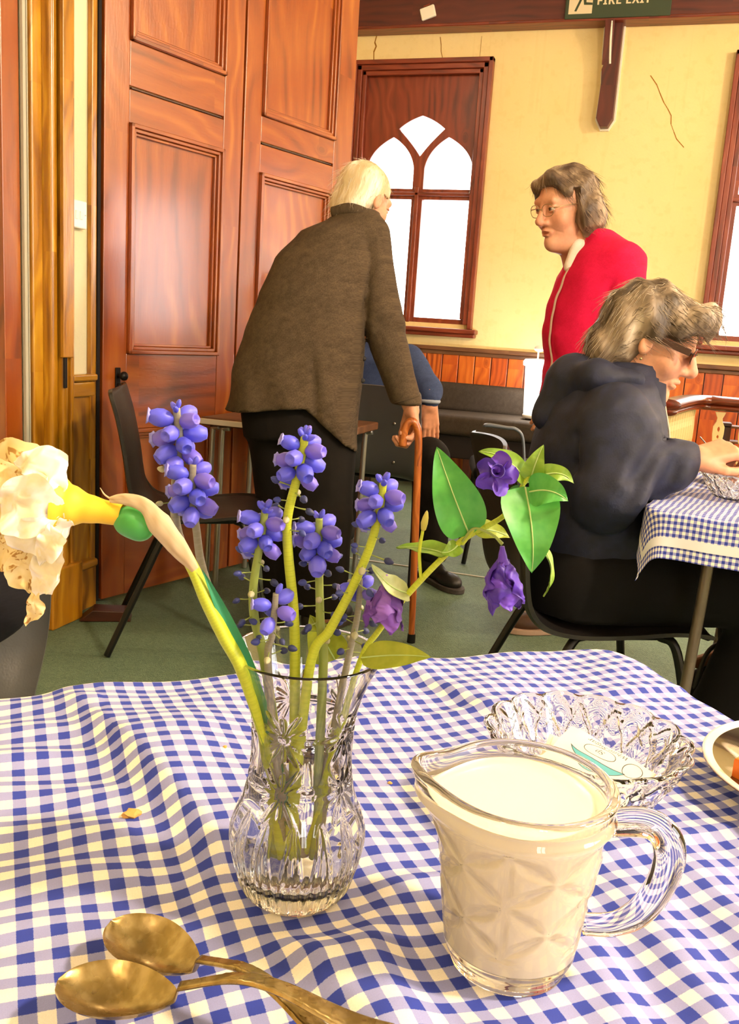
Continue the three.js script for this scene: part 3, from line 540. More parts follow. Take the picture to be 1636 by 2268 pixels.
// plate at the right edge
{
  const cv = document.createElement('canvas'); cv.width = cv.height = 1024; const c = cv.getContext('2d'); c.fillStyle = '#f3ecdf'; c.fillRect(0, 0, 1024, 1024); c.translate(512, 512);
  c.fillStyle = '#1b1512'; c.beginPath(); c.arc(0, 0, 464, 0, 7); c.fill(); c.fillStyle = '#f3ecdf';
  for (let i = 0; i < 11; i++) { c.save(); c.rotate(i / 11 * Math.PI * 2); c.beginPath(); c.moveTo(200, 0); for (let k = -9; k <= 9; k++) { const a = k / 9 * .19; c.lineTo(Math.cos(a) * (446 - 5 * k * k / 3), Math.sin(a) * 446); c.lineTo(Math.cos(a + .011) * (398 - 4 * k * k / 3), Math.sin(a + .011) * 410); } c.closePath(); c.fill(); c.restore(); }
  c.fillStyle = '#f3ecdf'; c.beginPath(); c.arc(0, 0, 335, 0, 7); c.fill(); c.strokeStyle = '#7a4a20'; c.lineWidth = 5; c.beginPath(); c.arc(0, 0, 507, 0, 7); c.stroke();
  const tx = new THREE.CanvasTexture(cv); tx.colorSpace = THREE.SRGBColorSpace;
  const P = [[0, 0], [.05, 0], [.054, .003], [.07, .0085], [.0865, .0135], [.089, .0148], [.0882, .0162], [.086, .016], [.07, .0112], [.056, .0065], [.05, .0045], [0, .004]];
  const g = lathe(P, 96), p = g.attributes.position, uv = g.attributes.uv; for (let i = 0; i < p.count; i++) uv.setXY(i, .5 + p.getX(i) / .18, .5 - p.getZ(i) / .18);
  const pc = [.145, TOP + .003, -.655];
  solo('side_plate', g, phy({ map: tx, roughness: .15, clearcoat: .6, clearcoatRoughness: .05 }), 'white plate with black shell border at the right table edge', 'plate', pc, 0);
  const food = std({ map: tex(128, (u, v) => mixc(hex(0xd05a0c), hex(0xf08a1e), fbm(u * 6, v * 6, 3, 4, 6)), true, 20), roughness: .5 });
  const slab = (pts, h, seed_) => { const q = extrude(pts, h, .0015); const pp = q.attributes.position; for (let i = 0; i < pp.count; i++) pp.setZ(i, pp.getZ(i) + .002 * Math.sin(pp.getX(i) * 180 + seed_) + .0015 * Math.sin(pp.getY(i) * 240)); q.rotateX(-Math.PI / 2); q.computeVertexNormals(); return metreUV(q); };
  solo('orange_slice', slab([[-.068, -.004], [-.05, .016], [-.02, .012], [.03, .006], [.05, -.012], [.02, -.03], [-.03, -.03], [-.055, -.018]], .012, 1), food, 'long smooth orange slice on the black bordered plate', 'food', [pc[0] - .006, pc[1] + .0125, pc[2] + .004], .35);
  solo('orange_slice', slab([[-.04, 0], [-.034, .012], [-.028, .008], [-.02, .016], [-.006, .01], [.024, .012], [.03, -.006], [0, -.012], [-.02, -.01]], .012, 3), food, 'ragged edged orange piece standing behind the long slice on the plate', 'food', [pc[0] - .014, pc[1] + .016, pc[2] - .024], .1);
}
// spoons
{
  M.spoon = phy({ map: tex(256, (u, v) => { const s = fbm(u * 10, v * 10, 3, 4, 10); return mixc(hex(0x8e7848), hex(0xb29c6c), sstep(.25, .8, s)); }, true, 18), roughnessMap: tex(128, (u, v) => .55 + .45 * fbm(u * 12, v * 12, 6, 3, 12), false, 18), bumpMap: speckle, bumpScale: .0002, roughness: .36, metalness: .92 });
  const spoonGeo = () => {
    const N = 90, K = 18, L = .148, pos = [], idx = [], B = .053; const cross = (s) => {
      if (s < B) { const t = s / B; const w = .0172 * Math.pow(Math.sin(Math.PI * Math.pow(clamp(t, .0, 1), .82)), .62) * (1 - .12 * t) + .0016 * t; return [Math.max(w, .0006), .0098 * Math.pow(Math.sin(Math.PI * clamp(t * .96 + .02)), .8), .0062 + .0015 * (1 - t)]; }
      const t = (s - B) / (L - B); return [lerp(.0026, .0062, sstep(.1, .95, t)) * (t > .95 ? Math.sqrt(clamp(1 - ((t - .95) / .05) ** 2)) + .02 : 1), 0, .0077 + .011 * Math.exp(-(((t - .32) / .3) ** 2)) - .007 * sstep(.5, 1, t)];
    };
    for (const side of [1, -1]) for (let i = 0; i <= N; i++) { const s = L * i / N, [w, d, y] = cross(s); const thick = s < B ? .0006 : .0011; for (let j = 0; j <= K; j++) { const t = -1 + 2 * j / K; const em = s > B + .02 ? .0006 * (1 - t * t) + (Math.abs(t) > .6 ? .00025 : 0) + .00022 * Math.sin(s * 1400) * Math.cos(t * 9) : 0; pos.push(s, y - d * (1 - t * t) + side * (thick + (side > 0 ? em : 0)) * Math.sqrt(Math.max(0, 1 - t ** 6)), t * w); } }
    const w = K + 1, half = (N + 1) * w; for (let i = 0; i < N; i++) for (let j = 0; j < K; j++) { const a = i * w + j; idx.push(a, a + 1, a + w, a + 1, a + w + 1, a + w); const b = a + half; idx.push(b, b + w, b + 1, b + 1, b + w, b + w + 1); }
    const g = new THREE.BufferGeometry(); g.setAttribute('position', new THREE.Float32BufferAttribute(pos, 3)); g.setIndex(idx); g.computeVertexNormals(); const uv = new Float32Array(pos.length / 3 * 2); for (let i = 0; i < pos.length / 3; i++) { uv[i * 2] = pos[i * 3]; uv[i * 2 + 1] = pos[i * 3 + 2]; } g.setAttribute('uv', new THREE.BufferAttribute(uv, 2)); return g;
  };
  const sg = spoonGeo();
  for (const [x, z, ang, y, rz, label] of [[-.2205, -.333, -.22, .0062, -.01, 'tarnished teaspoon with bowl nearest the vase'], [-.216, -.287, .17, .0092, .05, 'tarnished teaspoon in front, its handle crossing the other spoon'], [-.172, -.262, .16, .005, 0, 'tarnished teaspoon cut off by the bottom of the photo']]) { const o = solo('teaspoon', sg, M.spoon, label, 'spoon', [x, TOP + y, z], ang, 'teaspoons on the gingham cloth'); o.rotation.z = rz; }
}
// crumbs
{
  M.crumb = std({ color: 0xd6a45a, roughness: .9 });
  for (const [u, v, s, label] of [[-.5, .205, .0045, 'golden crumb lying left of the long cloth fold'], [-.43, .15, .0014, 'tiny pale crumb right of the long cloth fold'], [-.33, .21, .0014, 'tiny pale crumb right of the vase'], [-.12, .1, .0016, 'tiny pale crumb behind the glass bowl']]) {
    const g = new THREE.IcosahedronGeometry(s, 1), p = g.attributes.position; for (let i = 0; i < p.count; i++) { const k = .7 + .6 * vnoise(p.getX(i) * 900 + 50, p.getY(i) * 900 + 50, p.getZ(i) * 900 + 50); p.setXYZ(i, p.getX(i) * k * 1.3, p.getY(i) * k * .7, p.getZ(i) * k); } g.computeVertexNormals();
    const w = [TC[0] + u * Math.cos(TA) + v * Math.sin(TA), TC[1] - u * Math.sin(TA) + v * Math.cos(TA)];
    solo('crumb', g, M.crumb, label, 'crumb', [w[0], CLOTHY + foldHeight(TW + u, v)[0] + s * .3, w[1]], rr(0, 3));
  }
}
// ------------------------------------------------------------------ implicit shapes for people
// prims: {t:'c',a,b,ra,rb} tapered capsule, {t:'e',c,r} ellipsoid, {t:'s',rows:[[y,cx,cz,hw,hd],...]} stacked ovals
const cap = (a, b, ra, rb = ra, k) => ({ t: 'c', a, b, ra, rb, k }), ell = (c, r, k) => ({ t: 'e', c, r, k }), stack = (rows, k) => ({ t: 's', rows, k });
function pd(p, x, y, z) {
  if (p.t === 'c') {
    const [ax, ay, az] = p.a, bx = p.b[0] - ax, by = p.b[1] - ay, bz = p.b[2] - az, px = x - ax, py = y - ay, pz = z - az;
    const h = clamp((px * bx + py * by + pz * bz) / (bx * bx + by * by + bz * bz + 1e-12)); const dx = px - bx * h, dy = py - by * h, dz = pz - bz * h;
    return Math.sqrt(dx * dx + dy * dy + dz * dz) - (p.ra + (p.rb - p.ra) * h);
  }
  if (p.t === 'e') { const [rx, ry, rz] = p.r, dx = x - p.c[0], dy = y - p.c[1], dz = z - p.c[2]; const k0 = Math.sqrt((dx / rx) ** 2 + (dy / ry) ** 2 + (dz / rz) ** 2), k1 = Math.sqrt((dx / rx / rx) ** 2 + (dy / ry / ry) ** 2 + (dz / rz / rz) ** 2); return k1 < 1e-9 ? -Math.min(rx, ry, rz) : k0 * (k0 - 1) / k1; }
  const R = p.rows, n = R.length; let yy = clamp(y, R[0][0], R[n - 1][0]), i = 1; while (i < n - 1 && yy > R[i][0]) i++;
  const A = R[i - 1], B = R[i], t = sstep(0, 1, (yy - A[0]) / (B[0] - A[0])) * .4 + .6 * (yy - A[0]) / (B[0] - A[0]), cx = lerp(A[1], B[1], t), cz = lerp(A[2], B[2], t), hw = lerp(A[3], B[3], t), hd = lerp(A[4], B[4], t);
  const dx = (x - cx) / hw, dz = (z - cz) / hd, q = Math.sqrt(dx * dx + dz * dz), rad = Math.sqrt((x - cx) ** 2 + (z - cz) ** 2); const side = q < 1e-6 ? -Math.min(hw, hd) : rad * (1 - 1 / q); const oy = Math.abs(y - yy);
  return oy > 0 ? (side > 0 ? Math.hypot(side, oy) : oy + Math.min(0, side) * .2) : side;
}
const smin = (a, b, k) => { const h = clamp(.5 + .5 * (b - a) / k); return b + (a - b) * h - k * h * (1 - h); };
const field = (prims, k = .03) => (x, y, z) => { let d = 1e3; for (const p of prims) { const e = pd(p, x, y, z); d = smin(d, e, p.k || k); } return d; };
function boundsOf(prims, m = .03) {
  const lo = [9, 9, 9], hi = [-9, -9, -9], put = (c, r) => { for (let i = 0; i < 3; i++) { lo[i] = Math.min(lo[i], c[i] - r[i] - m); hi[i] = Math.max(hi[i], c[i] + r[i] + m); } };
  for (const p of prims) { if (p.t === 'c') { put(p.a, [p.ra, p.ra, p.ra]); put(p.b, [p.rb, p.rb, p.rb]); } else if (p.t === 'e') put(p.c, p.r); else for (const r of p.rows) put([r[1], r[0], r[2]], [r[3], 0, r[4]]); }
  return [lo, hi];
}
// surface nets
function sdfMesh(fn, [lo, hi], h, colour) {
  const n = [0, 1, 2].map(i => Math.ceil((hi[i] - lo[i]) / h) + 1), [nx, ny, nz] = n, F = new Float32Array(nx * ny * nz), id = new Int32Array(nx * ny * nz).fill(-1);
  let q = 0; for (let k = 0; k < nz; k++) for (let j = 0; j < ny; j++) for (let i = 0; i < nx; i++) F[q++] = fn(lo[0] + i * h, lo[1] + j * h, lo[2] + k * h);
  const at = (i, j, k) => i + nx * (j + ny * k), pos = [], idx = [];
  const E = [[0, 1], [0, 2], [0, 4], [1, 3], [1, 5], [2, 3], [2, 6], [3, 7], [4, 5], [4, 6], [5, 7], [6, 7]];
  for (let k = 0; k < nz - 1; k++) for (let j = 0; j < ny - 1; j++) for (let i = 0; i < nx - 1; i++) {
    const v = []; let neg = 0; for (let c = 0; c < 8; c++) { const f = F[at(i + (c & 1), j + (c >> 1 & 1), k + (c >> 2 & 1))]; v.push(f); if (f < 0) neg++; } if (neg === 0 || neg === 8) continue;
    let sx = 0, sy = 0, sz = 0, m = 0; for (const [a, b] of E) if ((v[a] < 0) !== (v[b] < 0)) { const t = v[a] / (v[a] - v[b]); sx += (a & 1) + ((b & 1) - (a & 1)) * t; sy += (a >> 1 & 1) + ((b >> 1 & 1) - (a >> 1 & 1)) * t; sz += (a >> 2 & 1) + ((b >> 2 & 1) - (a >> 2 & 1)) * t; m++; }
    id[at(i, j, k)] = pos.length / 3; pos.push(lo[0] + (i + sx / m) * h, lo[1] + (j + sy / m) * h, lo[2] + (k + sz / m) * h);
  }
  const quad = (a, b, c, d, f) => { if (a < 0 || b < 0 || c < 0 || d < 0) return; f ? idx.push(a, b, c, a, c, d) : idx.push(a, c, b, a, d, c); };
  for (let k = 1; k < nz - 1; k++) for (let j = 1; j < ny - 1; j++) for (let i = 1; i < nx - 1; i++) {
    const s = F[at(i, j, k)] < 0;
    if (s !== F[at(i + 1, j, k)] < 0) quad(id[at(i, j - 1, k - 1)], id[at(i, j, k - 1)], id[at(i, j, k)], id[at(i, j - 1, k)], s);
    if (s !== F[at(i, j + 1, k)] < 0) quad(id[at(i - 1, j, k - 1)], id[at(i - 1, j, k)], id[at(i, j, k)], id[at(i, j, k - 1)], s);
    if (s !== F[at(i, j, k + 1)] < 0) quad(id[at(i - 1, j - 1, k)], id[at(i, j - 1, k)], id[at(i, j, k)], id[at(i - 1, j, k)], s);
  }
  const g = new THREE.BufferGeometry(); g.setAttribute('position', new THREE.Float32BufferAttribute(pos, 3)); g.setIndex(idx); g.computeVertexNormals();
  const uv = new Float32Array(pos.length / 3 * 2); for (let i = 0; i < pos.length / 3; i++) { uv[i * 2] = pos[i * 3] + pos[i * 3 + 2] * .8; uv[i * 2 + 1] = pos[i * 3 + 1]; } g.setAttribute('uv', new THREE.BufferAttribute(uv, 2));
  if (colour) { const c = new Float32Array(pos.length); for (let i = 0; i < pos.length; i += 3) { const r = colour(pos[i], pos[i + 1], pos[i + 2]); c[i] = r[0]; c[i + 1] = r[1]; c[i + 2] = r[2]; } g.setAttribute('color', new THREE.BufferAttribute(c, 3)); }
  return g;
}
const cloth3 = (x, y, z, s, a) => a * (fbm(x * s + 20, y * s + 20, z * s + 20, 3) - .5);
const SKIN = [1, 1, 1];
M.skin = phy({ color: 0xd49a78, vertexColors: true, bumpMap: speckle, bumpScale: .0003, roughness: .5, sheen: .2, sheenRoughness: .5 });
M.hair = phy({ color: 0xffffff, vertexColors: true, roughness: .5, bumpMap: grainBump, bumpScale: .0012 });
// head in its own frame: face to +z, up +y
function headField(o = {}) {
  const jaw = o.jaw ?? 1, P = [ell([0, .028, -.012], [.073, .087, .091]), ell([0, -.03, .022], [.057 * jaw, .078, .066]), cap([-.035, -.072, .02], [0, -.098, .06], .02, .018), cap([.035, -.072, .02], [0, -.098, .06], .02, .018), cap([0, -.1, .064], [0, -.102, .066], .018), ell([-.042, -.028, .052], [.024, .026, .022]), ell([.042, -.028, .052], [.024, .026, .022]), cap([-.038, .03, .074], [.038, .03, .074], .011), cap([0, -.07, -.02], [0, -.2, -.05], .05, .058), ...(o.jowl ? [ell([0, -.108, .012], [.05, .034, .05])] : [])];
  const f1 = field(P, .022);
  const nose = field([cap([0, .014, .085], [0, -.026, .108], .0075, .0115), cap([0, -.028, .106], [0, -.034, .1], .0115, .009), ell([-.012, -.034, .09], [.009, .008, .01]), ell([.012, -.034, .09], [.009, .008, .01])], .008);
  const lips = field([cap([-.021, -.063, .078], [-.004, -.0575, .0905], .0045, .006), cap([.021, -.063, .078], [.004, -.0575, .0905], .0045, .006), cap([-.017, -.068, .08], [.017, -.068, .08], .005, .005), cap([-.008, -.0695, .086], [.008, -.0695, .086], .0065)], .006);
  const es = o.ear ?? .9, ears = field([ell([-.074, -.01, -.006], [.010, .031 * es, .018 * es]), ell([.074, -.01, -.006], [.010, .031 * es, .018 * es])], .01), earIn = field([ell([-.088, -.004, -.002], [.01, .02, .011]), ell([.088, -.004, -.002], [.01, .02, .011])], .005);
  return (x, y, z) => {
    let d = f1(x, y, z); const ax = Math.abs(x);
    d = -smin(-d, Math.hypot(ax - .031, (y - .008) * 1.25, z - .1) - .02, .012);            // eye sockets
    d = smin(d, nose(x, y, z), .012); d = smin(d, lips(x, y, z), .006);
    d = smin(d, Math.max(Math.hypot((ax - .031) * .75, y - .007, z - .0735) - .0142, -(Math.abs(y - .0062) - .0034)), .003);             // lids
    if (o.open) d = -smin(-d, Math.hypot(x * .5, (y + .0645) * 1.6, (z - .09) * .7) - .0075 * o.open, .004); else d += .002 * Math.exp(-(((y + .0635) / .0018) ** 2)) * (z > .07 && ax < .022 ? 1 : 0);
    d = smin(d, ears(x, y, z), .008); d = -smin(-d, earIn(x, y, z), .006);
    d += .0012 * Math.exp(-((((y + .05) - (ax - .02) * -.9) / .003) ** 2)) * (z > .05 && ax > .02 && ax < .045 ? 1 : 0);   // nose to mouth fold
    return d;
  };
}
function headColour(x, y, z) { const lip = Math.exp(-(((y + .064) / .0085) ** 2) - ((x / .02) ** 2)) * (z > .07 ? 1 : 0), chk = Math.exp(-((Math.abs(x) - .042) ** 2 + (y + .03) ** 2) / .0005) * (z > .03 ? 1 : 0), nose = Math.exp(-(x * x + (y + .03) ** 2) / .0002) * (z > .08 ? 1 : 0), m = .94 + .12 * vnoise(x * 200 + 50, y * 200 + 50, z * 200 + 50); const r = clamp(.8 * lip + .35 * chk + .35 * nose); return [lerp(1, .96, r) * m, lerp(1, .62, r) * m, lerp(1, .62, r) * m]; }
function frame(pos, face, roll = 0) { const z = V(...face).normalize(), x = V(0, 1, 0).cross(z).normalize(), y = z.clone().cross(x); const m = new THREE.Matrix4().makeBasis(x, y, z); if (roll) m.multiply(new THREE.Matrix4().makeRotationZ(roll)); m.setPosition(...pos); return m; }
function headGeo(m, o) { return sdfMesh(headField(o), [[-.1, -.21, -.13], [.1, .13, .13]], .0034, headColour).applyMatrix4(m); }
const eyeGeo = (m, s) => { const g = new THREE.SphereGeometry(.0112, 18, 12); const c = new Float32Array(g.attributes.position.count * 3), p = g.attributes.position; for (let i = 0; i < p.count; i++) { const d = Math.hypot(p.getX(i), p.getY(i)), f = p.getZ(i) > 0; const k = f && d < .003 ? [.015, .015, .015] : f && d < .0066 ? [.1, .07, .045] : [.5, .45, .4]; c.set(k, i * 3); } g.setAttribute('color', new THREE.BufferAttribute(c, 3)); g.translate(s * .031, .007, .0762); return g.applyMatrix4(m); };
M.eye = phy({ color: 0xffffff, vertexColors: true, roughness: .12 });
// hand: capsules from the wrist; d towards the knuckles, n out of the palm, side = where the thumb lies
function handPrims(w, d, n, curl, thumbSide, sc = 1, spread = .06) {
  d = V(...d).normalize(); n = V(...n); n.addScaledVector(d, -n.dot(d)).normalize(); const s = d.clone().cross(n).normalize().multiplyScalar(thumbSide); w = V(...w); const out = [], A = (v) => [v.x, v.y, v.z];
  const P = (a, b, c) => w.clone().addScaledVector(d, a * sc).addScaledVector(s, b * sc).addScaledVector(n, c * sc);
  out.push(cap(A(P(-.05, 0, 0)), A(P(.012, 0, 0)), .024 * sc, .026 * sc));
  const F = [[.026, .088, [.04, .025, .02]], [.009, .092, [.045, .028, .021]], [-.009, .088, [.041, .026, .02]], [-.026, .079, [.032, .021, .018]]];
  F.forEach(([b, l, seg], i) => {
    out.push(cap(A(P(.005, b * .65, 0)), A(P(l, b, 0)), .0165 * sc, .0115 * sc));
    let p = P(l, b, 0), ang = 0, dir; const fan = b / .026 * spread; seg.forEach((L, k) => { ang += (Array.isArray(curl) ? curl[i] : curl) * [.8, 1, .7][k]; dir = d.clone().multiplyScalar(Math.cos(ang)).addScaledVector(n, Math.sin(ang)).addScaledVector(s, fan).normalize(); const q = p.clone().addScaledVector(dir, L * sc); out.push({ ...cap(A(p), A(q), [.0098, .0088, .008][k] * sc, [.0088, .008, .0072][k] * sc), k: .004 }); p = q; });
  });
  const t0 = P(.02, .026, .006), t1 = P(.05, .045, .018), t2 = P(.078, .043, .032), t3 = P(.1, .034, .04);
  out.push({ ...cap(A(t0), A(t1), .016 * sc, .012 * sc), k: .01 }, { ...cap(A(t1), A(t2), .0112 * sc, .0098 * sc), k: .005 }, { ...cap(A(t2), A(t3), .0098 * sc, .0082 * sc), k: .004 });
  return out;
}
const handGeo = (prims) => sdfMesh(field(prims, .009), boundsOf(prims, .012), .003, (x, y, z) => { const m = .9 + .2 * vnoise(x * 120 + 50, y * 120 + 50, z * 120 + 50); return [m, m * .92, m * .9]; });
const skinGeo = (prims, h = .011) => sdfMesh(field(prims, .03), boundsOf(prims), h, () => SKIN);
// thin strands; each strand a three sided tube
function strands(list, r) {
  const pos = [], idx = [], col = []; for (const { pts, c } of list) { const b0 = pos.length / 3; const n = pts.length; for (let i = 0; i < n; i++) { const p = pts[i], q = pts[Math.min(n - 1, i + 1)], o = pts[Math.max(0, i - 1)]; const t = q.clone().sub(o).normalize(), a = Math.abs(t.y) < .9 ? V(0, 1, 0) : V(1, 0, 0), u = t.clone().cross(a).normalize(), v = t.clone().cross(u); const rad = r * (1 - .8 * i / (n - 1)); for (let k = 0; k < 3; k++) { const g = k * 2.094; pos.push(p.x + (u.x * Math.cos(g) + v.x * Math.sin(g)) * rad, p.y + (u.y * Math.cos(g) + v.y * Math.sin(g)) * rad, p.z + (u.z * Math.cos(g) + v.z * Math.sin(g)) * rad); col.push(...c); } } for (let i = 0; i < n - 1; i++) for (let k = 0; k < 3; k++) { const a = b0 + i * 3 + k, b = b0 + i * 3 + (k + 1) % 3; idx.push(a, b, a + 3, b, b + 3, a + 3); } }
  const g = new THREE.BufferGeometry(); g.setAttribute('position', new THREE.Float32BufferAttribute(pos, 3)); g.setAttribute('color', new THREE.Float32BufferAttribute(col, 3)); g.setIndex(idx); g.computeVertexNormals(); return g;
}
// hair volume in the head's frame plus strands lying on it
function hairGeo(m, fn, box_, cols, nStr, flow, len = .06, r = .0007, lift = .002) {
  const tone = (x, y, z) => { const s = fbm(x * 26 + 30, y * 7 + 30, z * 26 + 30, 3), f = vnoise(x * 230 + 70, y * 40 + 70, z * 230 + 70); const t = clamp((s - .3) * 1.9 + (f - .5) * .5); return t < .5 ? mixc(cols[0], cols[1], t * 2) : mixc(cols[1], cols[2], t * 2 - 1); };
  const vol = sdfMesh((x, y, z) => fn(x, y, z) + .0032 * (fbm(x * 60 + 30, y * 16 + 30, z * 60 + 30, 2) - .5) * 2, box_, .0042, tone);
  const list = [], p = vol.attributes.position, nn = vol.attributes.normal;
  for (let i = 0; i < nStr; i++) { const k = Math.floor(rnd() * p.count), q = V().fromBufferAttribute(p, k), N = V().fromBufferAttribute(nn, k); const pts = [q.clone()], n = 6; let cur = q.clone(); const L = len * rr(.5, 1.2), out = lift * rr(.3, 2); for (let j = 0; j < n; j++) { const f = flow(cur.x, cur.y, cur.z); const dv = V(...f).add(V(rr(-.25, .25), rr(-.25, .25), rr(-.25, .25))); dv.addScaledVector(N, -dv.dot(N) * .8).normalize(); cur = cur.clone().addScaledVector(dv, L / n).addScaledVector(N, out / n * 2); pts.push(cur); } const c = tone(q.x + .3, q.y, q.z), b = rr(.85, 1.25); list.push({ pts, c: c.map(v => Math.min(1, v * b)) }); }
  return join([vol, strands(list, r)]).applyMatrix4(m);
}
const lin = (h) => new THREE.Color(h).toArray();
// shoe: toe along +z, 27 cm
function shoeGeo() { const P = [ell([0, .035, .1], [.042, .034, .07]), ell([0, .045, -.02], [.036, .045, .075]), ell([0, .05, -.07], [.033, .05, .045]), cap([0, .06, -.05], [0, .105, -.06], .038, .04)]; const f = field(P, .03); return sdfMesh((x, y, z) => Math.max(f(x, y, z), .012 - y, y - .1), [[-.07, -.01, -.16], [.07, .14, .2]], .006); }
function soleGeo() { const s = new THREE.Shape(); s.moveTo(0, -.125); s.bezierCurveTo(.05, -.125, .036, -.02, .046, .08); s.bezierCurveTo(.05, .15, .025, .185, 0, .185); s.bezierCurveTo(-.025, .185, -.05, .15, -.046, .08); s.bezierCurveTo(-.036, -.02, -.05, -.125, 0, -.125); return new THREE.ExtrudeGeometry(s, { depth: .014, bevelEnabled: true, bevelSize: .003, bevelThickness: .003, bevelSegments: 2 }).rotateX(Math.PI / 2).scale(1, 1, 1).translate(0, .018, 0); }
const fabric = (c1, c2, o = {}) => phy({ map: tex(256, (u, v) => mixc(hex(c1), hex(c2), clamp(.5 * vnoise(u * 128, v * 128, 2, 128) + .5 * fbm(u * 12, v * 12, 5, 4, 12))), true, 5), bumpMap: weave, bumpScale: .0006, roughness: .88, specularIntensity: .45, ...o });
M.tweed = fabric(0x342a1e, 0x62523e); M.darkTrouser = fabric(0x0e0b09, 0x1a1511); M.red = fabric(0xc20c38, 0xe21c52); M.redDark = fabric(0x8e0a22, 0xb01230);
M.navy = phy({ map: tex(256, (u, v) => mixc(hex(0x0b0f20), hex(0x1a2140), fbm(u * 12, v * 12, 5, 4, 12)), true, 5), bumpMap: speckle, bumpScale: .0006, roughness: .72 });
M.blackCloth = fabric(0x070607, 0x100f10); M.blueKnit = fabric(0x2c3a5c, 0x46567e); M.shirtBlue = fabric(0x8e9cb4, 0xb8c2d4); M.brownSkirt = fabric(0x3a1e18, 0x5a3226);
M.shoeBrown = phy({ color: 0x4a2e1e, roughness: .5 }); M.shoeBlack = phy({ color: 0x141210, roughness: .45 }); M.sole = std({ color: 0xb89a86, roughness: .7 }); M.soleDark = std({ color: 0x3a3430, roughness: .7 });
M.lens = phy({ color: 0xffffff, roughness: .02, transmission: 1, thickness: 0, ior: 1.5 }); M.lensRed = phy({ color: 0x7a3034, roughness: .05, transmission: .55, thickness: 0 }); M.frameDark = std({ color: 0x3a2018, roughness: .3 }); M.frameGold = std({ color: 0xb09a70, roughness: .3, metalness: .8 });
function shoes(parent, mat, sole, list) { const sg = shoeGeo(), so = soleGeo(); for (const [x, y, z, ry, rx] of list) { const s = part('shoe', sg, mat, parent); s.position.set(x, y, z); s.rotation.set(rx || 0, ry, 0, 'YXZ'); part('sole', so, sole, s); } }
function spectacles(parent, m, rim, lens, w, h, square) {
  const g = new THREE.Group(); const fr = part('spectacles', (() => { const l = []; for (const s of [-1, 1]) { const pts = []; for (let i = 0; i < 16; i++) { const a = i / 16 * Math.PI * 2, c = Math.cos(a), q = Math.sin(a), k = square ? .55 : .85; pts.push([s * .031 + Math.sign(c) * Math.abs(c) ** k * w, .004 + Math.sign(q) * Math.abs(q) ** k * h, .098 - Math.abs(s * .031 + c * w) * .12, .0012]); } l.push(tube(pts, 48, 6, true)); l.push(tube([[s * (.031 + w), .008, .09, .0014], [s * .07, .01, .07, .0014], [s * .078, .008, .0, .0014], [s * .078, -.004, -.012, .0013]], 16, 6)); } l.push(tube([[-.031 + w, .008, .098, .0012], [0, .011, .101, .0012], [.031 - w, .008, .098, .0012]], 8, 6)); return join(l).applyMatrix4(m); })(), rim, parent);
  for (const s of [-1, 1]) { const sh = new THREE.Shape(); for (let i = 0; i <= 24; i++) { const a = i / 24 * Math.PI * 2, c = Math.cos(a), q = Math.sin(a), k = square ? .55 : .85; const X = Math.sign(c) * Math.abs(c) ** k * w, Y = Math.sign(q) * Math.abs(q) ** k * h; i ? sh.lineTo(X, Y) : sh.moveTo(X, Y); } part('lens', new THREE.ExtrudeGeometry(sh, { depth: .0012, bevelEnabled: false }).rotateY(s * .12).translate(s * .031, .004, .0935).applyMatrix4(m), lens, fr); }
}
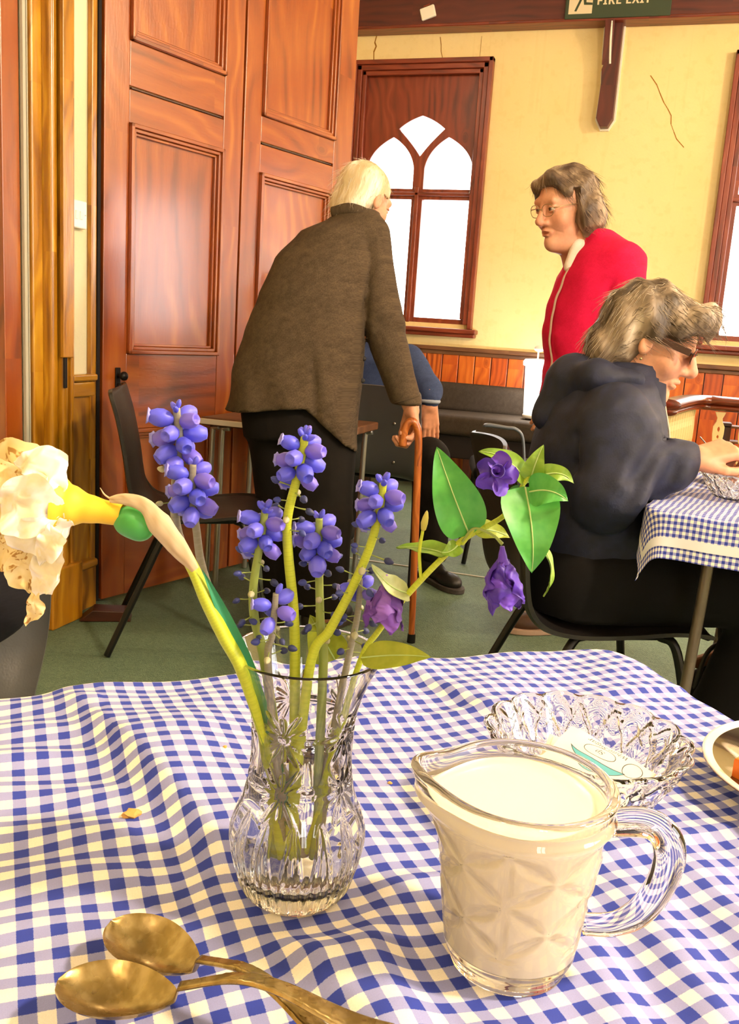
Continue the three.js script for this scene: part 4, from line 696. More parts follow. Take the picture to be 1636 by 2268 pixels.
// ------------------------------------------------------------------ the four people
// 1. old man from behind, leaning on a stick
{
  const t = thing('person', 'stooped white haired person in brown tweed jacket leaning on a stick', 'person', [-1.003, 0, -2.772], VIEW);
  const hm = frame([.038, 1.44, -.19], [.62, -.42, -.66]);
  const wrist = [.236, .785, .0];
  const hp = handPrims(wrist, [.22, -1, .12], [-.95, -.15, .25], 1.05, 1, 1.0, .02);
  const body = [cap([.02, 1.34, -.15], [.0, 1.25, -.12], .055, .07), stack([[.75, -.14, 0, .16, .11], [.95, -.13, -.01, .15, .1], [1.2, -.07, -.07, .14, .09], [1.32, -.02, -.12, .1, .07]]), cap([-.2, .8, 0], [-.175, .42, -.1], .085, .055), cap([-.175, .42, -.1], [-.15, .07, -.12], .055, .04), cap([-.06, .8, 0], [-.04, .42, .01], .085, .055), cap([-.04, .42, .01], [-.02, .07, .02], .055, .04), cap([.05, 1.31, -.1], [.118, 1.06, -.03], .05, .042), cap([.118, 1.06, -.03], wrist, .042, .028)];
  part('body', join([skinGeo(body), headGeo(hm, {}), handGeo(hp)]), M.skin, t);
  for (const s of [-1, 1]) part('eye', eyeGeo(hm, s), M.eye, t);
  // jacket
  const rows = [[.58, -.14, .01, .215, .15], [.72, -.15, .01, .222, .155], [.85, -.142, .0, .212, .145], [.98, -.12, -.01, .195, .135], [1.11, -.1, -.03, .178, .13], [1.225, -.068, -.06, .165, .125], [1.315, -.03, -.1, .135, .105], [1.37, .012, -.13, .085, .08], [1.4, .03, -.15, .066, .066]];
  const J = [stack(rows), cap([.055, 1.315, -.1], [.118, 1.06, -.03], .076, .068), cap([.118, 1.06, -.03], [.224, .795, 0], .067, .05), cap([-.105, 1.24, -.13], [-.2, 1.03, -.22], .062, .058), cap([-.2, 1.03, -.22], [-.12, .86, -.38], .058, .048)];
  const jf = field(J, .028), lower = field([stack(rows)], .02);
  const jac = sdfMesh((x, y, z) => {
    let d = jf(x, y, z);
    const arm = Math.min(pd(J[1], x, y, z), pd(J[2], x, y, z)), tor = pd(J[0], x, y, z);
    d += .016 * Math.exp(-(((arm - tor) / .012) ** 2)) * (y < 1.27 ? 1 : sstep(1.36, 1.27, y));                      // seam between sleeve and back
    const ux = x + .085 - (.95 - y) * .12; d += .012 * Math.exp(-((ux / .011) ** 2)) * sstep(.98, .86, y) * (z > 0 ? 1 : 0) * (tor < arm ? 1 : 0);   // vent
    d += .006 * Math.sin((x * 1.0 + y * .32) * 46) * sstep(1.0, .78, y) * (tor < arm ? 1 : 0);                       // skirt folds
    d += .004 * Math.sin((y + x * .5) * 70) * sstep(.06, .0, Math.abs(y - 1.05)) * (arm < tor ? 1 : 0) + cloth3(x, y, z, 9, .016);
    const hem = x < -.1 ? .735 + .03 * sstep(-.37, -.1, x) : .77 - .86 * (x + .1); const cut = tor < arm - .004 || y < .7 ? hem - y : -1;
    return Math.max(d, cut * .8, y < .86 ? (.79 - y) * .7 * (arm < tor ? 1 : -1) - (arm < tor ? 0 : 1) : -1);
  }, boundsOf(J, .03), .0095);
  const jk = part('jacket', jac, M.tweed, t);
  part('collar', tube([[-.06, 1.385, -.1, .017], [.0, 1.395, -.075, .019], [.07, 1.375, -.085, .018], [.1, 1.35, -.13, .014]], 24, 10, false, true, .7), M.tweed, jk);
  for (const y of [.86, .93]) part('button', new THREE.SphereGeometry(.008, 12, 8).scale(1, 1, .6).translate(.074, y, .02), M.blackPlastic, jk);
  part('cuff_seam', new THREE.TorusGeometry(.047, .0025, 6, 30).rotateX(Math.PI / 2).rotateZ(.36).translate(.219, .81, 0), M.tweed, jk);
  const tr = [stack([[.66, -.13, 0, .17, .12], [.8, -.14, 0, .18, .12]]), cap([-.2, .74, -.01], [-.175, .4, -.1], .105, .088), cap([-.175, .4, -.1], [-.15, .1, -.12], .088, .08), cap([-.045, .74, 0], [-.03, .4, .01], .108, .098), cap([-.03, .4, .01], [-.015, .1, .02], .098, .086)];
  const tf = field(tr, .03); part('trousers', sdfMesh((x, y, z) => Math.max(tf(x, y, z) + cloth3(x, y * .5, z, 14, .012), .075 - y), boundsOf(tr), .012), M.darkTrouser, t);
  shoes(t, M.shoeBlack, M.soleDark, [[-.15, 0, -.15, Math.PI - .3], [-.01, 0, -.03, Math.PI - .5]]);
  // wispy hair, thin at the crown
  const hf = (x, y, z) => { const o = pd(ell([0, .026, -.016], [.081, .092, .1]), x, y, z); const low = pd(ell([0, -.045, -.06], [.074, .06, .044]), x, y, z); let d = smin(o, low, .02); d = Math.max(d, z - .035 - (y < .02 ? -.03 : (y - .02) * .4)); return d; };
  part('hair', hairGeo(hm, hf, [[-.12, -.14, -.15], [.12, .15, .12]], [lin(0xc4ae84), lin(0xece0c6), lin(0xfffaf0)], 500, (x, y, z) => [x * 6, -.6, -.2 - z], .045, .0005, .005), M.hair, t);
}
// his walking stick
{
  const t = thing('walking_stick', 'orange brown crook handled walking stick gripped by the stooped person', 'walking stick', [-1.003, 0, -2.772], VIEW);
  M.stick = phy({ map: woodTex(hex(0x7a3a10), hex(0xa8581c), hex(0xc87a34), 3, 10, 2), roughness: .35, clearcoat: .5, clearcoatRoughness: .2 });
  const k = .045; part('shaft', tube([[.2925, .012, .045, .0105], [.286, .2, k, .0115], [.277, .42, k, .0125], [.2705, .6, k, .0125], [.266, .69, k, .0125], [.258, .726, k, .0128], [.244, .742, k, .013], [.228, .734, k, .0132], [.2185, .706, k, .0134], [.2165, .66, k, .0134]], 90, 14), M.stick, t);
  part('ferrule', new THREE.CylinderGeometry(.0135, .0145, .03, 16).translate(.2925, .015, .045), M.blackTube, t);
}
// 2. standing woman in red, speaking
{
  const t = thing('person', 'standing grey haired person in red zipped cardigan and spectacles, speaking', 'person', [-.245, 0, -3.246], VIEW);
  const hm = frame([-.158, 1.462, .0], [-.84, -.26, .48], 0).scale(V(1.04, 1.04, 1.04));
  const wr = [-.11, .84, .17], hp = handPrims(wr, [-.75, -.55, .1], [0, -.4, -.9], .5, 1, .92);
  const body = [cap([-.1, 1.38, -.01], [-.02, 1.28, 0], .05, .07), stack([[.7, -.02, 0, .12, .15], [.95, -.03, 0, .11, .13], [1.2, -.02, 0, .11, .15], [1.3, .0, 0, .09, .14]]), cap([.03, 1.3, .14], [.03, 1.06, .18], .045, .038), cap([.03, 1.06, .18], wr, .038, .025), cap([-.02, .72, .07], [-.04, .42, .06], .08, .05), cap([-.04, .42, .06], [-.05, .08, .05], .05, .035), cap([-.02, .72, -.07], [.02, .42, -.08], .08, .05), cap([.02, .42, -.08], [.06, .08, -.1], .05, .035)];
  part('body', join([skinGeo(body), headGeo(hm, { open: 1, jowl: 1 }), handGeo(hp)]), M.skin, t);
  for (const s of [-1, 1]) part('eye', eyeGeo(hm, s), M.eye, t);
  const rows = [[.72, -.02, 0, .155, .17], [.85, -.025, 0, .15, .165], [.95, -.03, 0, .142, .158], [1.05, -.045, 0, .143, .16], [1.15, -.04, 0, .138, .168], [1.24, -.02, 0, .134, .185], [1.31, -.002, 0, .118, .18], [1.355, -.01, 0, .088, .12], [1.385, -.035, 0, .07, .075], [1.4, -.05, 0, .06, .062]];
  const J = [stack(rows), cap([.03, 1.285, .13], [.045, 1.06, .17], .066, .062), cap([.045, 1.06, .175], [-.09, .86, .175], .062, .045), cap([.035, 1.295, -.13], [.05, 1.06, -.17], .07, .06), cap([.05, 1.06, -.17], [-.06, .88, -.16], .06, .045)];
  const jf = field(J, .05), jac = sdfMesh((x, y, z) => { const arm = Math.min(pd(J[1], x, y, z), pd(J[2], x, y, z)), tor = pd(J[0], x, y, z); let d = jf(x, y, z) + .009 * Math.exp(-(((arm - tor) / .012) ** 2)) * sstep(1.27, 1.2, y); d += .0045 * Math.sin(y * 60 + x * 40) * (arm < tor ? sstep(.16, .03, Math.abs(y - 1.04)) : .3) + cloth3(x, y, z, 10, .02); d += .006 * Math.exp(-(((z - .07 - .02 * Math.sin(y * 9)) / .008) ** 2)) * (x < -.06 ? 1 : 0); const neck = Math.hypot(x + .125, (y - 1.385) * .9, z - .035) - .045; return Math.max(d, -neck, .74 - y); }, boundsOf(J), .0095);
  const cd = part('cardigan', jac, M.red, t);
  const zx = (y) => -.03 - (y > 1.25 ? .125 : .143); const zp = []; for (let i = 0; i <= 14; i++) { const y = .78 + i * .035; const f = (yy) => { let x = -.35; while (jf(x, yy, .068) > .003 && x < 0) x += .004; return x; }; zp.push([f(y) - .001, y, .068, .004]); }
  part('zip', tube(zp, 60, 6), M.sole, cd); part('zip_pull', box(.006, .028, .004, zp[3][0] - .004, .86, .07, .002), M.frameGold, cd);
  const blouse = field([cap([-.1, 1.335, .03], [-.125, 1.27, .05], .03, .024)], .01); part('blouse', sdfMesh(blouse, [[-.18, 1.2, -.04], [-.04, 1.41, .1]], .006), fabric(0xe8d8cc, 0xf6ece2), cd);
  const tr = [stack([[.6, -.02, 0, .15, .16], [.78, -.02, 0, .15, .16]]), cap([-.02, .7, .075], [-.045, .12, .055], .1, .075), cap([-.02, .7, -.075], [.05, .12, -.1], .1, .075)]; const tf = field(tr, .03);
  part('trousers', sdfMesh((x, y, z) => Math.max(tf(x, y, z) + cloth3(x, y * .5, z, 14, .012), .09 - y), boundsOf(tr), .013), M.brownSkirt, t);
  shoes(t, M.shoeBrown, M.sole, [[-.05, .0, .05, -Math.PI / 2 + .25], [.05, .0, -.1, -Math.PI / 2]]);
  const hf = (x, y, z) => { const o = pd(ell([0, .032, -.02], [.094, .1, .104]), x, y, z), nape = pd(ell([0, -.055, -.075], [.085, .07, .055]), x, y, z), sd = Math.min(pd(ell([-.082, -.03, -.03], [.026, .075, .045]), x, y, z), pd(ell([.082, -.03, -.03], [.026, .075, .045]), x, y, z)); let d = smin(smin(o, nape, .03), sd, .03); d += .006 * Math.sin(x * 70 + y * 30) * Math.sin(y * 80 + z * 40); const cutv = z - .01 + (y < .055 ? 0 : -(y - .055) * 3); return Math.max(d, cutv); };
  const fr = field([cap([-.05, .08, .06], [.02, .102, .058], .014, .016), cap([.02, .102, .058], [.07, .05, .04], .016, .018), cap([-.05, .08, .06], [-.07, .04, .038], .014, .016), ell([-.09, -.03, -.04], [.026, .05, .05]), ell([.09, -.03, -.04], [.026, .05, .05])], .03);
  part('hair', hairGeo(hm, (x, y, z) => smin(hf(x, y, z), fr(x, y, z), .02), [[-.14, -.16, -.17], [.14, .16, .14]], [lin(0x3c2a1c), lin(0x75604a), lin(0xb8a488)], 700, (x, y, z) => [x * 5, -.8, -.3 + z], .05, .0007, .002), M.hair, t);
  spectacles(t, hm, M.frameGold, M.lens, .024, .019, false);
}
// 3. seated woman in dark jacket, bending over her food
{
  const t = thing('person', 'seated grey haired person in dark hooded jacket and dark spectacles, eating', 'person', [-.113, 0, -2.062], VIEW);
  const hm = frame([.073, 1.037, .0], [.9, -.34, .26], 0);
  const wr = [.152, .8, .13], hp = handPrims(wr, [.86, .3, -.1], [.25, -.8, -.45], [1.05, 1.15, 1.2, 1.2], -1, .92, .03);
  const body = [cap([.045, .96, -.01], [.0, .86, 0], .05, .075), stack([[.45, -.02, 0, .12, .16], [.68, -.02, 0, .1, .14], [.86, .0, 0, .09, .15]]), cap([-.02, .88, .15], [-.015, .71, .2], .045, .04), cap([-.03, .72, .19], wr, .04, .026), cap([-.03, .53, .09], [.38, .52, .1], .085, .065), cap([.38, .52, .1], [.24, .1, .1], .058, .04), cap([-.03, .53, -.09], [.4, .52, -.1], .085, .065), cap([.4, .52, -.1], [.42, .1, -.1], .058, .04)];
  part('body', join([skinGeo(body), headGeo(hm, { jaw: 1.02, ear: .78 }), handGeo(hp)]), M.skin, t);
  for (const s of [-1, 1]) part('eye', eyeGeo(hm, s), M.eye, t);
  part('earring', new THREE.SphereGeometry(.0032, 10, 8).translate(.086, -.042, -.002).applyMatrix4(hm), M.frameGold, t);
  part('earring', new THREE.SphereGeometry(.0032, 10, 8).translate(-.086, -.042, -.002).applyMatrix4(hm), M.frameGold, t);
  const rows = [[.5, -.01, 0, .15, .19], [.6, -.012, 0, .155, .19], [.7, -.014, 0, .152, .185], [.8, -.014, 0, .148, .19], [.87, -.012, 0, .13, .19], [.925, .0, 0, .105, .145], [.965, .018, 0, .085, .095], [.985, .03, 0, .07, .075]];
  const J = [stack(rows), cap([-.015, .875, .155], [-.03, .722, .19], .075, .07), cap([-.03, .722, .19], [.14, .796, .135], .067, .05), cap([-.015, .875, -.155], [0, .715, -.2], .075, .07), cap([0, .715, -.2], [.19, .765, -.15], .066, .05)];
  const jf = field(J, .03); const jac = sdfMesh((x, y, z) => { const arm = Math.min(pd(J[1], x, y, z), pd(J[2], x, y, z)), tor = pd(J[0], x, y, z); let d = jf(x, y, z) + .009 * Math.exp(-(((arm - tor) / .012) ** 2)) * (y < .84 ? 1 : 0); const el = Math.hypot(x - .05, y - .76); d += .010 * Math.sin((x * .9 - y * .5) * 95) * sstep(.14, .03, el) * (arm < tor ? 1 : 0) + .006 * Math.sin((x * 1 + y * .25) * 75) * sstep(.05, .12, x) * (arm < tor ? 1 : 0) + cloth3(x, y, z, 11, .036) + .007 * Math.abs(fbm(x * 9 + y * 14 + 30, y * 7 - x * 4 + 30, z * 12 + 30, 2) - .5) * 2; const nk = Math.hypot(x - .055, (y - .985) * .9, z) - .058; return Math.max(d, -nk, .53 - y, (x - .157) * (arm < tor && y > .7 ? 1 : 0) - (arm < tor && y > .7 ? 0 : 1)); }, boundsOf(J), .009);
  const jk = part('jacket', jac, M.navy, t);
  const hood = [cap([-.06, .955, -.09], [-.085, .945, 0], .032, .042), cap([-.085, .945, 0], [-.06, .955, .09], .042, .032), cap([-.06, .955, .09], [.02, .955, .1], .03, .02), cap([-.09, .93, 0], [-.125, .865, 0], .05, .042), cap([-.06, .955, -.09], [.02, .955, -.1], .03, .02)];
  const hdf = field(hood, .035); part('hood', sdfMesh((x, y, z) => hdf(x, y, z) + cloth3(x, y, z, 20, .016), boundsOf(hood), .008), M.navy, jk);
  // stand up collar with pale piping
  const col = (dr) => { const pos = [], idx = []; const n = 30; for (let i = 0; i <= n; i++) { const a = -2.5 + 5 * i / n; for (const [y, r] of [[.885, .09], [.93, .082], [.965, .08]]) { pos.push(.03 + Math.cos(a) * (r + dr) * 1.0, y + (Math.cos(a) > 0 ? -.02 * Math.cos(a) : -.0), Math.sin(a) * (r + dr) * .95); } } for (let i = 0; i < n; i++) for (let k = 0; k < 2; k++) { const a = i * 3 + k; idx.push(a, a + 1, a + 3, a + 1, a + 4, a + 3); } const g = new THREE.BufferGeometry(); g.setAttribute('position', new THREE.Float32BufferAttribute(pos, 3)); g.setIndex(idx); g.computeVertexNormals(); return g; };
  M.navy2 = M.navy.clone(); M.navy2.side = THREE.DoubleSide; part('collar', join([col(0), col(.006)]), M.navy2, jk);
  const ef = (y) => { let x = .3; while (jf(x, y, .04) > .004 && x > 0) x -= .004; return x; }; const pip = []; for (let i = 0; i <= 10; i++) { const y = .62 + i * .028; pip.push([ef(y) + .001, y, .04, .0022]); } part('piping', tube(pip, 40, 6), M.stripGrey, jk);
  const tr = [stack([[.45, -.03, 0, .15, .19], [.58, -.02, 0, .15, .19]]), cap([-.03, .525, .09], [.40, .53, .11], .105, .085), cap([.40, .53, .11], [.25, .12, .1], .082, .058), cap([-.03, .525, -.09], [.42, .525, -.1], .105, .085), cap([.42, .525, -.1], [.44, .12, -.1], .082, .06)]; const tf = field(tr, .03);
  part('trousers', sdfMesh((x, y, z) => Math.max(tf(x, y, z) + cloth3(x * .6, y, z, 14, .012), .1 - y), boundsOf(tr), .012), M.blackCloth, t);
  shoes(t, M.shoeBlack, M.soleDark, [[.27, 0, .1, Math.PI / 2], [.48, 0, -.1, Math.PI / 2]]);
  const hf = (x, y, z) => { const o = pd(ell([0, .03, -.02], [.088, .094, .104]), x, y, z), nape = pd(ell([0, -.04, -.072], [.08, .07, .052]), x, y, z); let d = smin(o, nape, .035); d += .004 * Math.sin(z * 90 + y * 60 + x * 30); const cutv = z - .02 + (y < .045 ? (y < .0 ? .03 : 0) : -(y - .045) * 2.6); const ear = pd(ell([x < 0 ? -.09 : .09, -.024, .002], [.03, .026, .016]), x, y, z); return Math.max(d, cutv, -ear); };
  const fr = field([cap([-.05, .075, .07], [.02, .092, .085], .024, .026), cap([.02, .092, .085], [.062, .055, .06], .025, .02), cap([-.05, .075, .07], [-.068, .035, .045], .022, .016), cap([0, .075, .1], [.02, .05, .105], .016, .008)], .02);
  part('hair', hairGeo(hm, (x, y, z) => smin(hf(x, y, z), fr(x, y, z), .025), [[-.14, -.14, -.17], [.14, .17, .16]], [lin(0x463828), lin(0x927f68), lin(0xd8cab2)], 1100, (x, y, z) => [x * 3, -.25 - (z < -.05 ? .8 : 0), z > -.02 ? .8 : -.2], .05, .0007, .0012), M.hair, t);
  spectacles(t, hm, M.frameDark, M.lensRed, .027, .0165, true);
  for (const s of [-1, 1]) part('spectacle_arm', box(.004, .014, .075, s * .078, .008, .045, .001).applyMatrix4(hm), M.frameDark, t);
}
// 4. person sitting behind, mostly hidden
{
  const t = thing('person', 'seated person in blue cardigan partly hidden behind the tweed jacket', 'person', [-.844, 0, -3.654], VIEW);
  const hm = frame([-.33, 1.13, -.2], [-.3, -.1, .95], 0);
  const wr = [-.075, .735, .02], hp = handPrims(wr, [.12, -1, .05], [-.25, -.1, -.9], [.28, .2, .15, .22], -1, 1, .09);
  const body = [cap([-.32, 1.04, -.2], [-.3, .95, -.18], .05, .07), stack([[.45, -.32, -.25, .14, .12], [.7, -.31, -.22, .14, .11], [.92, -.3, -.18, .15, .1]]), cap([-.165, .91, -.14], [-.085, .79, -.05], .045, .04), cap([-.085, .79, -.05], wr, .04, .027), cap([-.22, .5, -.22], [-.06, .52, .05], .08, .06), cap([-.06, .52, .05], [-.01, .1, .03], .055, .04), cap([-.4, .5, -.26], [-.4, .52, -.62], .08, .06), cap([-.4, .52, -.62], [-.4, .1, -.6], .055, .04)];
  part('body', join([skinGeo(body), headGeo(hm, {}), handGeo(hp)]), M.skin, t);
  const J = [stack([[.48, -.32, -.24, .165, .14], [.7, -.31, -.21, .165, .13], [.9, -.29, -.18, .16, .12], [.97, -.3, -.19, .1, .09]]), cap([-.17, .905, -.14], [-.085, .79, -.04], .068, .058), cap([-.085, .79, -.04], [-.075, .76, .015], .055, .042), cap([-.44, .905, -.16], [-.5, .72, -.08], .065, .055), cap([-.5, .72, -.08], [-.42, .62, .05], .055, .045)];
  const jf = field(J, .03); const cg = part('cardigan', sdfMesh((x, y, z) => jf(x, y, z) + cloth3(x, y, z, 12, .014), boundsOf(J), .011), M.blueKnit, t);
  const sh = [cap([-.1, .6, -.06], [-.12, .5, -.02], .055, .06), cap([-.09, .68, -.1], [-.1, .6, -.06], .05, .055)]; part('shirt', sdfMesh(field(sh, .03), boundsOf(sh), .01), M.shirtBlue, t);
  part('cuff', new THREE.TorusGeometry(.036, .008, 8, 24).rotateX(Math.PI / 2).translate(-.075, .752, .018), M.shirtBlue, cg);
  const tr = [cap([-.24, .5, -.22], [-.06, .52, .04], .1, .078), cap([-.06, .52, .04], [-.008, .12, .03], .078, .058), cap([-.4, .5, -.26], [-.4, .52, -.62], .1, .078), cap([-.4, .52, -.62], [-.4, .12, -.6], .078, .058)]; const tf = field(tr, .03);
  part('trousers', sdfMesh((x, y, z) => Math.max(tf(x, y, z) + cloth3(x, y * .6, z, 14, .012), .08 - y), boundsOf(tr), .012), M.darkTrouser, t);
  shoes(t, M.shoeBlack, M.soleDark, [[.005, 0, .07, .5], [-.4, 0, -.62, Math.PI]]);
  const hf = (x, y, z) => Math.max(pd(ell([0, .03, -.018], [.08, .092, .098]), x, y, z), z - .02 - (y - .04) * 1.5); part('hair', hairGeo(hm, hf, [[-.12, -.12, -.14], [.12, .15, .12]], [lin(0x6a6058), lin(0x958a80), lin(0xc0b6aa)], 60, (x, y, z) => [0, -.6, -.5], .04), M.hair, t);
}
// ------------------------------------------------------------------ flowers in the vase
const VB = [-.155, TOP, -.403];
const leafMat = (a, b, o = {}) => phy({ map: tex(128, (u, v) => mixc(hex(a), hex(b), fbm(u * 8, v * 8, 3, 4, 8)), true, 30), roughness: .42, transmission: .18, thickness: 0, side: THREE.DoubleSide, ...o });
M.stemY = phy({ map: tex(128, (u, v) => mixc(hex(0x9cae1e), hex(0xc8d23e), fbm(u * 4, v * 16, 3, 3, 4)), true, 20), roughness: .45 });
M.stemG = phy({ color: 0x8a9a4a, roughness: .5 }); M.stemMauve = phy({ map: tex(64, (u, v) => mixc(hex(0x7c7a68), hex(0x9c968c), fbm(u * 6, v * 6, 4, 3, 6)), true, 40), roughness: .55 });
M.blue = [0x5658de, 0x6664e8, 0x484ccc, 0x6c5ed4].map(c => phy({ color: c, roughness: .45, sheen: .4, sheenRoughness: .4, sheenColor: new THREE.Color(.7, .7, 1) })); M.blueDark = [0x2a3470, 0x323c84, 0x28305c].map(c => phy({ color: c, roughness: .55 })); M.podPale = phy({ color: 0xa8a684, roughness: .6 }); M.lip = phy({ color: 0x9492dc, roughness: .5 }); M.purpleDark = phy({ color: 0x4a3a8c, roughness: .55 });
const floretGeo = (() => lathe([[0, 0], [.0011, .0003], [.0024, .0014], [.0031, .0032], [.0029, .005], [.0021, .0064], [.0019, .0068], [.0012, .0062], [0, .0058]], 16, (r, y, a) => r * (1 + .05 * Math.cos(a * 6))))();
const lipGeo = lathe([[.0019, .0066], [.0024, .0071], [.0026, .0074], [.0021, .0072], [.0016, .0064]], 12, (r, y, a) => r * (1 + .12 * Math.cos(a * 6)));
const budGeo = lathe([[0, 0], [.0009, .0006], [.0014, .0022], [.0013, .0036], [.0007, .005], [0, .0053]], 10);
const podGeo = lathe([[0, 0], [.0009, .0004], [.0015, .0014], [.0014, .0026], [.0008, .0038], [0, .0044]], 10);
function muscari(label, path, head, nTop, fresh, spent, opt = {}) {
  const t = thing('grape_hyacinth', label, 'flower', VB, VIEW, 'grape hyacinths in the vase');
  const seg = new THREE.CatmullRomCurve3(path.map(p => V(...p)));
  const st = part('stem', tube(path.map((p, i) => [...p, lerp(.0014, .0021, i / (path.length - 1)) * (opt.thick || 1)]), 60, 10), opt.stem || M.stemG, t);
  const q = new THREE.Quaternion(), up = V(0, 1, 0);
  const place = (geo, mat, s, ang, tilt, off, sc, name, lab) => { const p = seg.getPointAt(clamp(s)), tn = seg.getTangentAt(clamp(s)).negate(); const a = Math.abs(tn.z) < .9 ? V(0, 0, 1) : V(1, 0, 0), u = tn.clone().cross(a).normalize(), v = tn.clone().cross(u); const o = u.multiplyScalar(Math.cos(ang)).addScaledVector(v, Math.sin(ang)); const d = tn.clone().multiplyScalar(Math.cos(tilt)).addScaledVector(o, Math.sin(tilt)).normalize(); const m = part(name, geo, mat, t); m.position.copy(p).addScaledVector(o, off); m.quaternion.copy(q.setFromUnitVectors(up, d)); m.scale.set(sc, sc * (name === 'floret' ? 1.18 : 1), sc); return m; };
  const L = seg.getLength(); const S = (d) => d / L; let k = 0;
  for (let i = 0; i < nTop; i++) { place(budGeo, M.blue[i % 4], S(.0004 + .0007 * (i % 3)), i * 2.4, .35 + .35 * (i % 3), .0004, rr(.9, 1.15), 'bud'); }
  for (let i = 0; i < fresh; i++) { const d = .004 + (head - .004) * i / fresh; const f = place(floretGeo, M.blue[(i * 3 + 1) % 4], S(d), i * 2.4 + 1, lerp(1.35, 2.3, i / fresh) + rr(-.15, .15), .0016, rr(1.08, 1.35) * (opt.size || 1), 'floret'); if (i % 5 === 1) part('lip', lipGeo, M.lip, f); }
  for (let i = 0; i < spent; i++) { const d = head + .001 + opt.tail * i / Math.max(1, spent); const ang = i * 2.4 + .5, m = place(podGeo, opt.pale ? (i % 3 ? M.podPale : M.blueDark[0]) : (i % 4 === 3 ? M.podPale : M.blueDark[i % 3]), S(d), ang, 1.6 + rr(-.3, .5), .0068 + rr(-.001, .0018), rr(.95, 1.25), 'pod'); const p = seg.getPointAt(clamp(S(d))); const v = p.clone().sub(m.position).applyQuaternion(m.quaternion.clone().invert()).divideScalar(m.scale.x); part('pedicel', tube([[v.x, v.y, v.z, .0003], [v.x * .5, v.y * .5 + .0006, v.z * .5, .00027], [0, .0002, 0, .0004]], 6, 5), M.stemG, m); }
  return t;
}
muscari('tallest leftmost grape hyacinth nodding over the daffodil stem', [[-.071, .2545, -.012], [-.069, .236, -.012], [-.0705, .215, -.012], [-.0675, .186, -.014], [-.039, .13, -.012], [-.008, .06, -.008], [0, .026, -.004]], .026, 3, 13, 6, { tail: .03, pale: 1, thick: 1.35, size: 1.15, stem: M.stemMauve });
muscari('grape hyacinth just behind the daffodil bend', [[-.0605, .2285, -.004], [-.0605, .215, -.004], [-.0585, .196, -.006], [-.0535, .17, -.008], [-.034, .126, -.008], [-.004, .05, -.006], [.003, .026, 0]], .024, 2, 14, 1, { tail: .01, thick: 1.2, size: 1.05, stem: M.stemMauve });
muscari('tall central grape hyacinth with yellow green stem', [[-.006, .247, .004], [-.0085, .229, .004], [-.0125, .207, .004], [-.0115, .19, .004], [-.0075, .16, .003], [-.0055, .131, .002], [-.003, .07, 0], [-.002, .026, 0]], .022, 7, 12, 12, { tail: .028, thick: 1.45, stem: M.stemY });
muscari('shorter grape hyacinth left of the tall central one', [[-.0232, .211, .006], [-.0245, .198, .006], [-.0275, .172, .005], [-.0265, .155, .004], [-.021, .132, .002], [-.01, .07, 0], [-.008, .026, 0]], .02, 6, 12, 15, { tail: .042, thick: 1.3, stem: M.stemG });
muscari('dark violet grape hyacinth right of the tall central one', [[.0022, .2055, -.006], [.0025, .195, -.006], [.0041, .172, -.005], [.006, .15, -.004], [.0085, .132, -.002], [.009, .06, 0], [.008, .026, 0]], .02, 2, 13, 16, { tail: .042, thick: 1.3, size: 1.05, stem: M.stemG });
muscari('rightmost grape hyacinth leaning away to the right', [[.0325, .228, .006], [.0315, .214, .006], [.0283, .1965, .006], [.021, .175, .006], [.011, .152, .006], [.0025, .134, .006], [-.002, .06, .004], [-.002, .026, 0]], .02, 5, 12, 13, { tail: .04, thick: 1.35, stem: M.stemY });
muscari('short faded grape hyacinth at the vase mouth', [[-.0155, .1715, .014], [-.0158, .162, .014], [-.0165, .15, .013], [-.018, .132, .01], [-.009, .06, .004], [-.006, .026, 0]], .014, 1, 5, 9, { tail: .02, thick: 1.05, size: .95, stem: M.stemMauve });
muscari('faded grape hyacinth near the purple periwinkle bloom', [[.0243, .178, .0], [.0245, .168, 0], [.0238, .155, 0], [.0209, .135, 0], [.012, .07, 0], [.009, .026, 0]], .01, 1, 4, 14, { tail: .03, thick: 1.0, size: .9, stem: M.stemMauve });

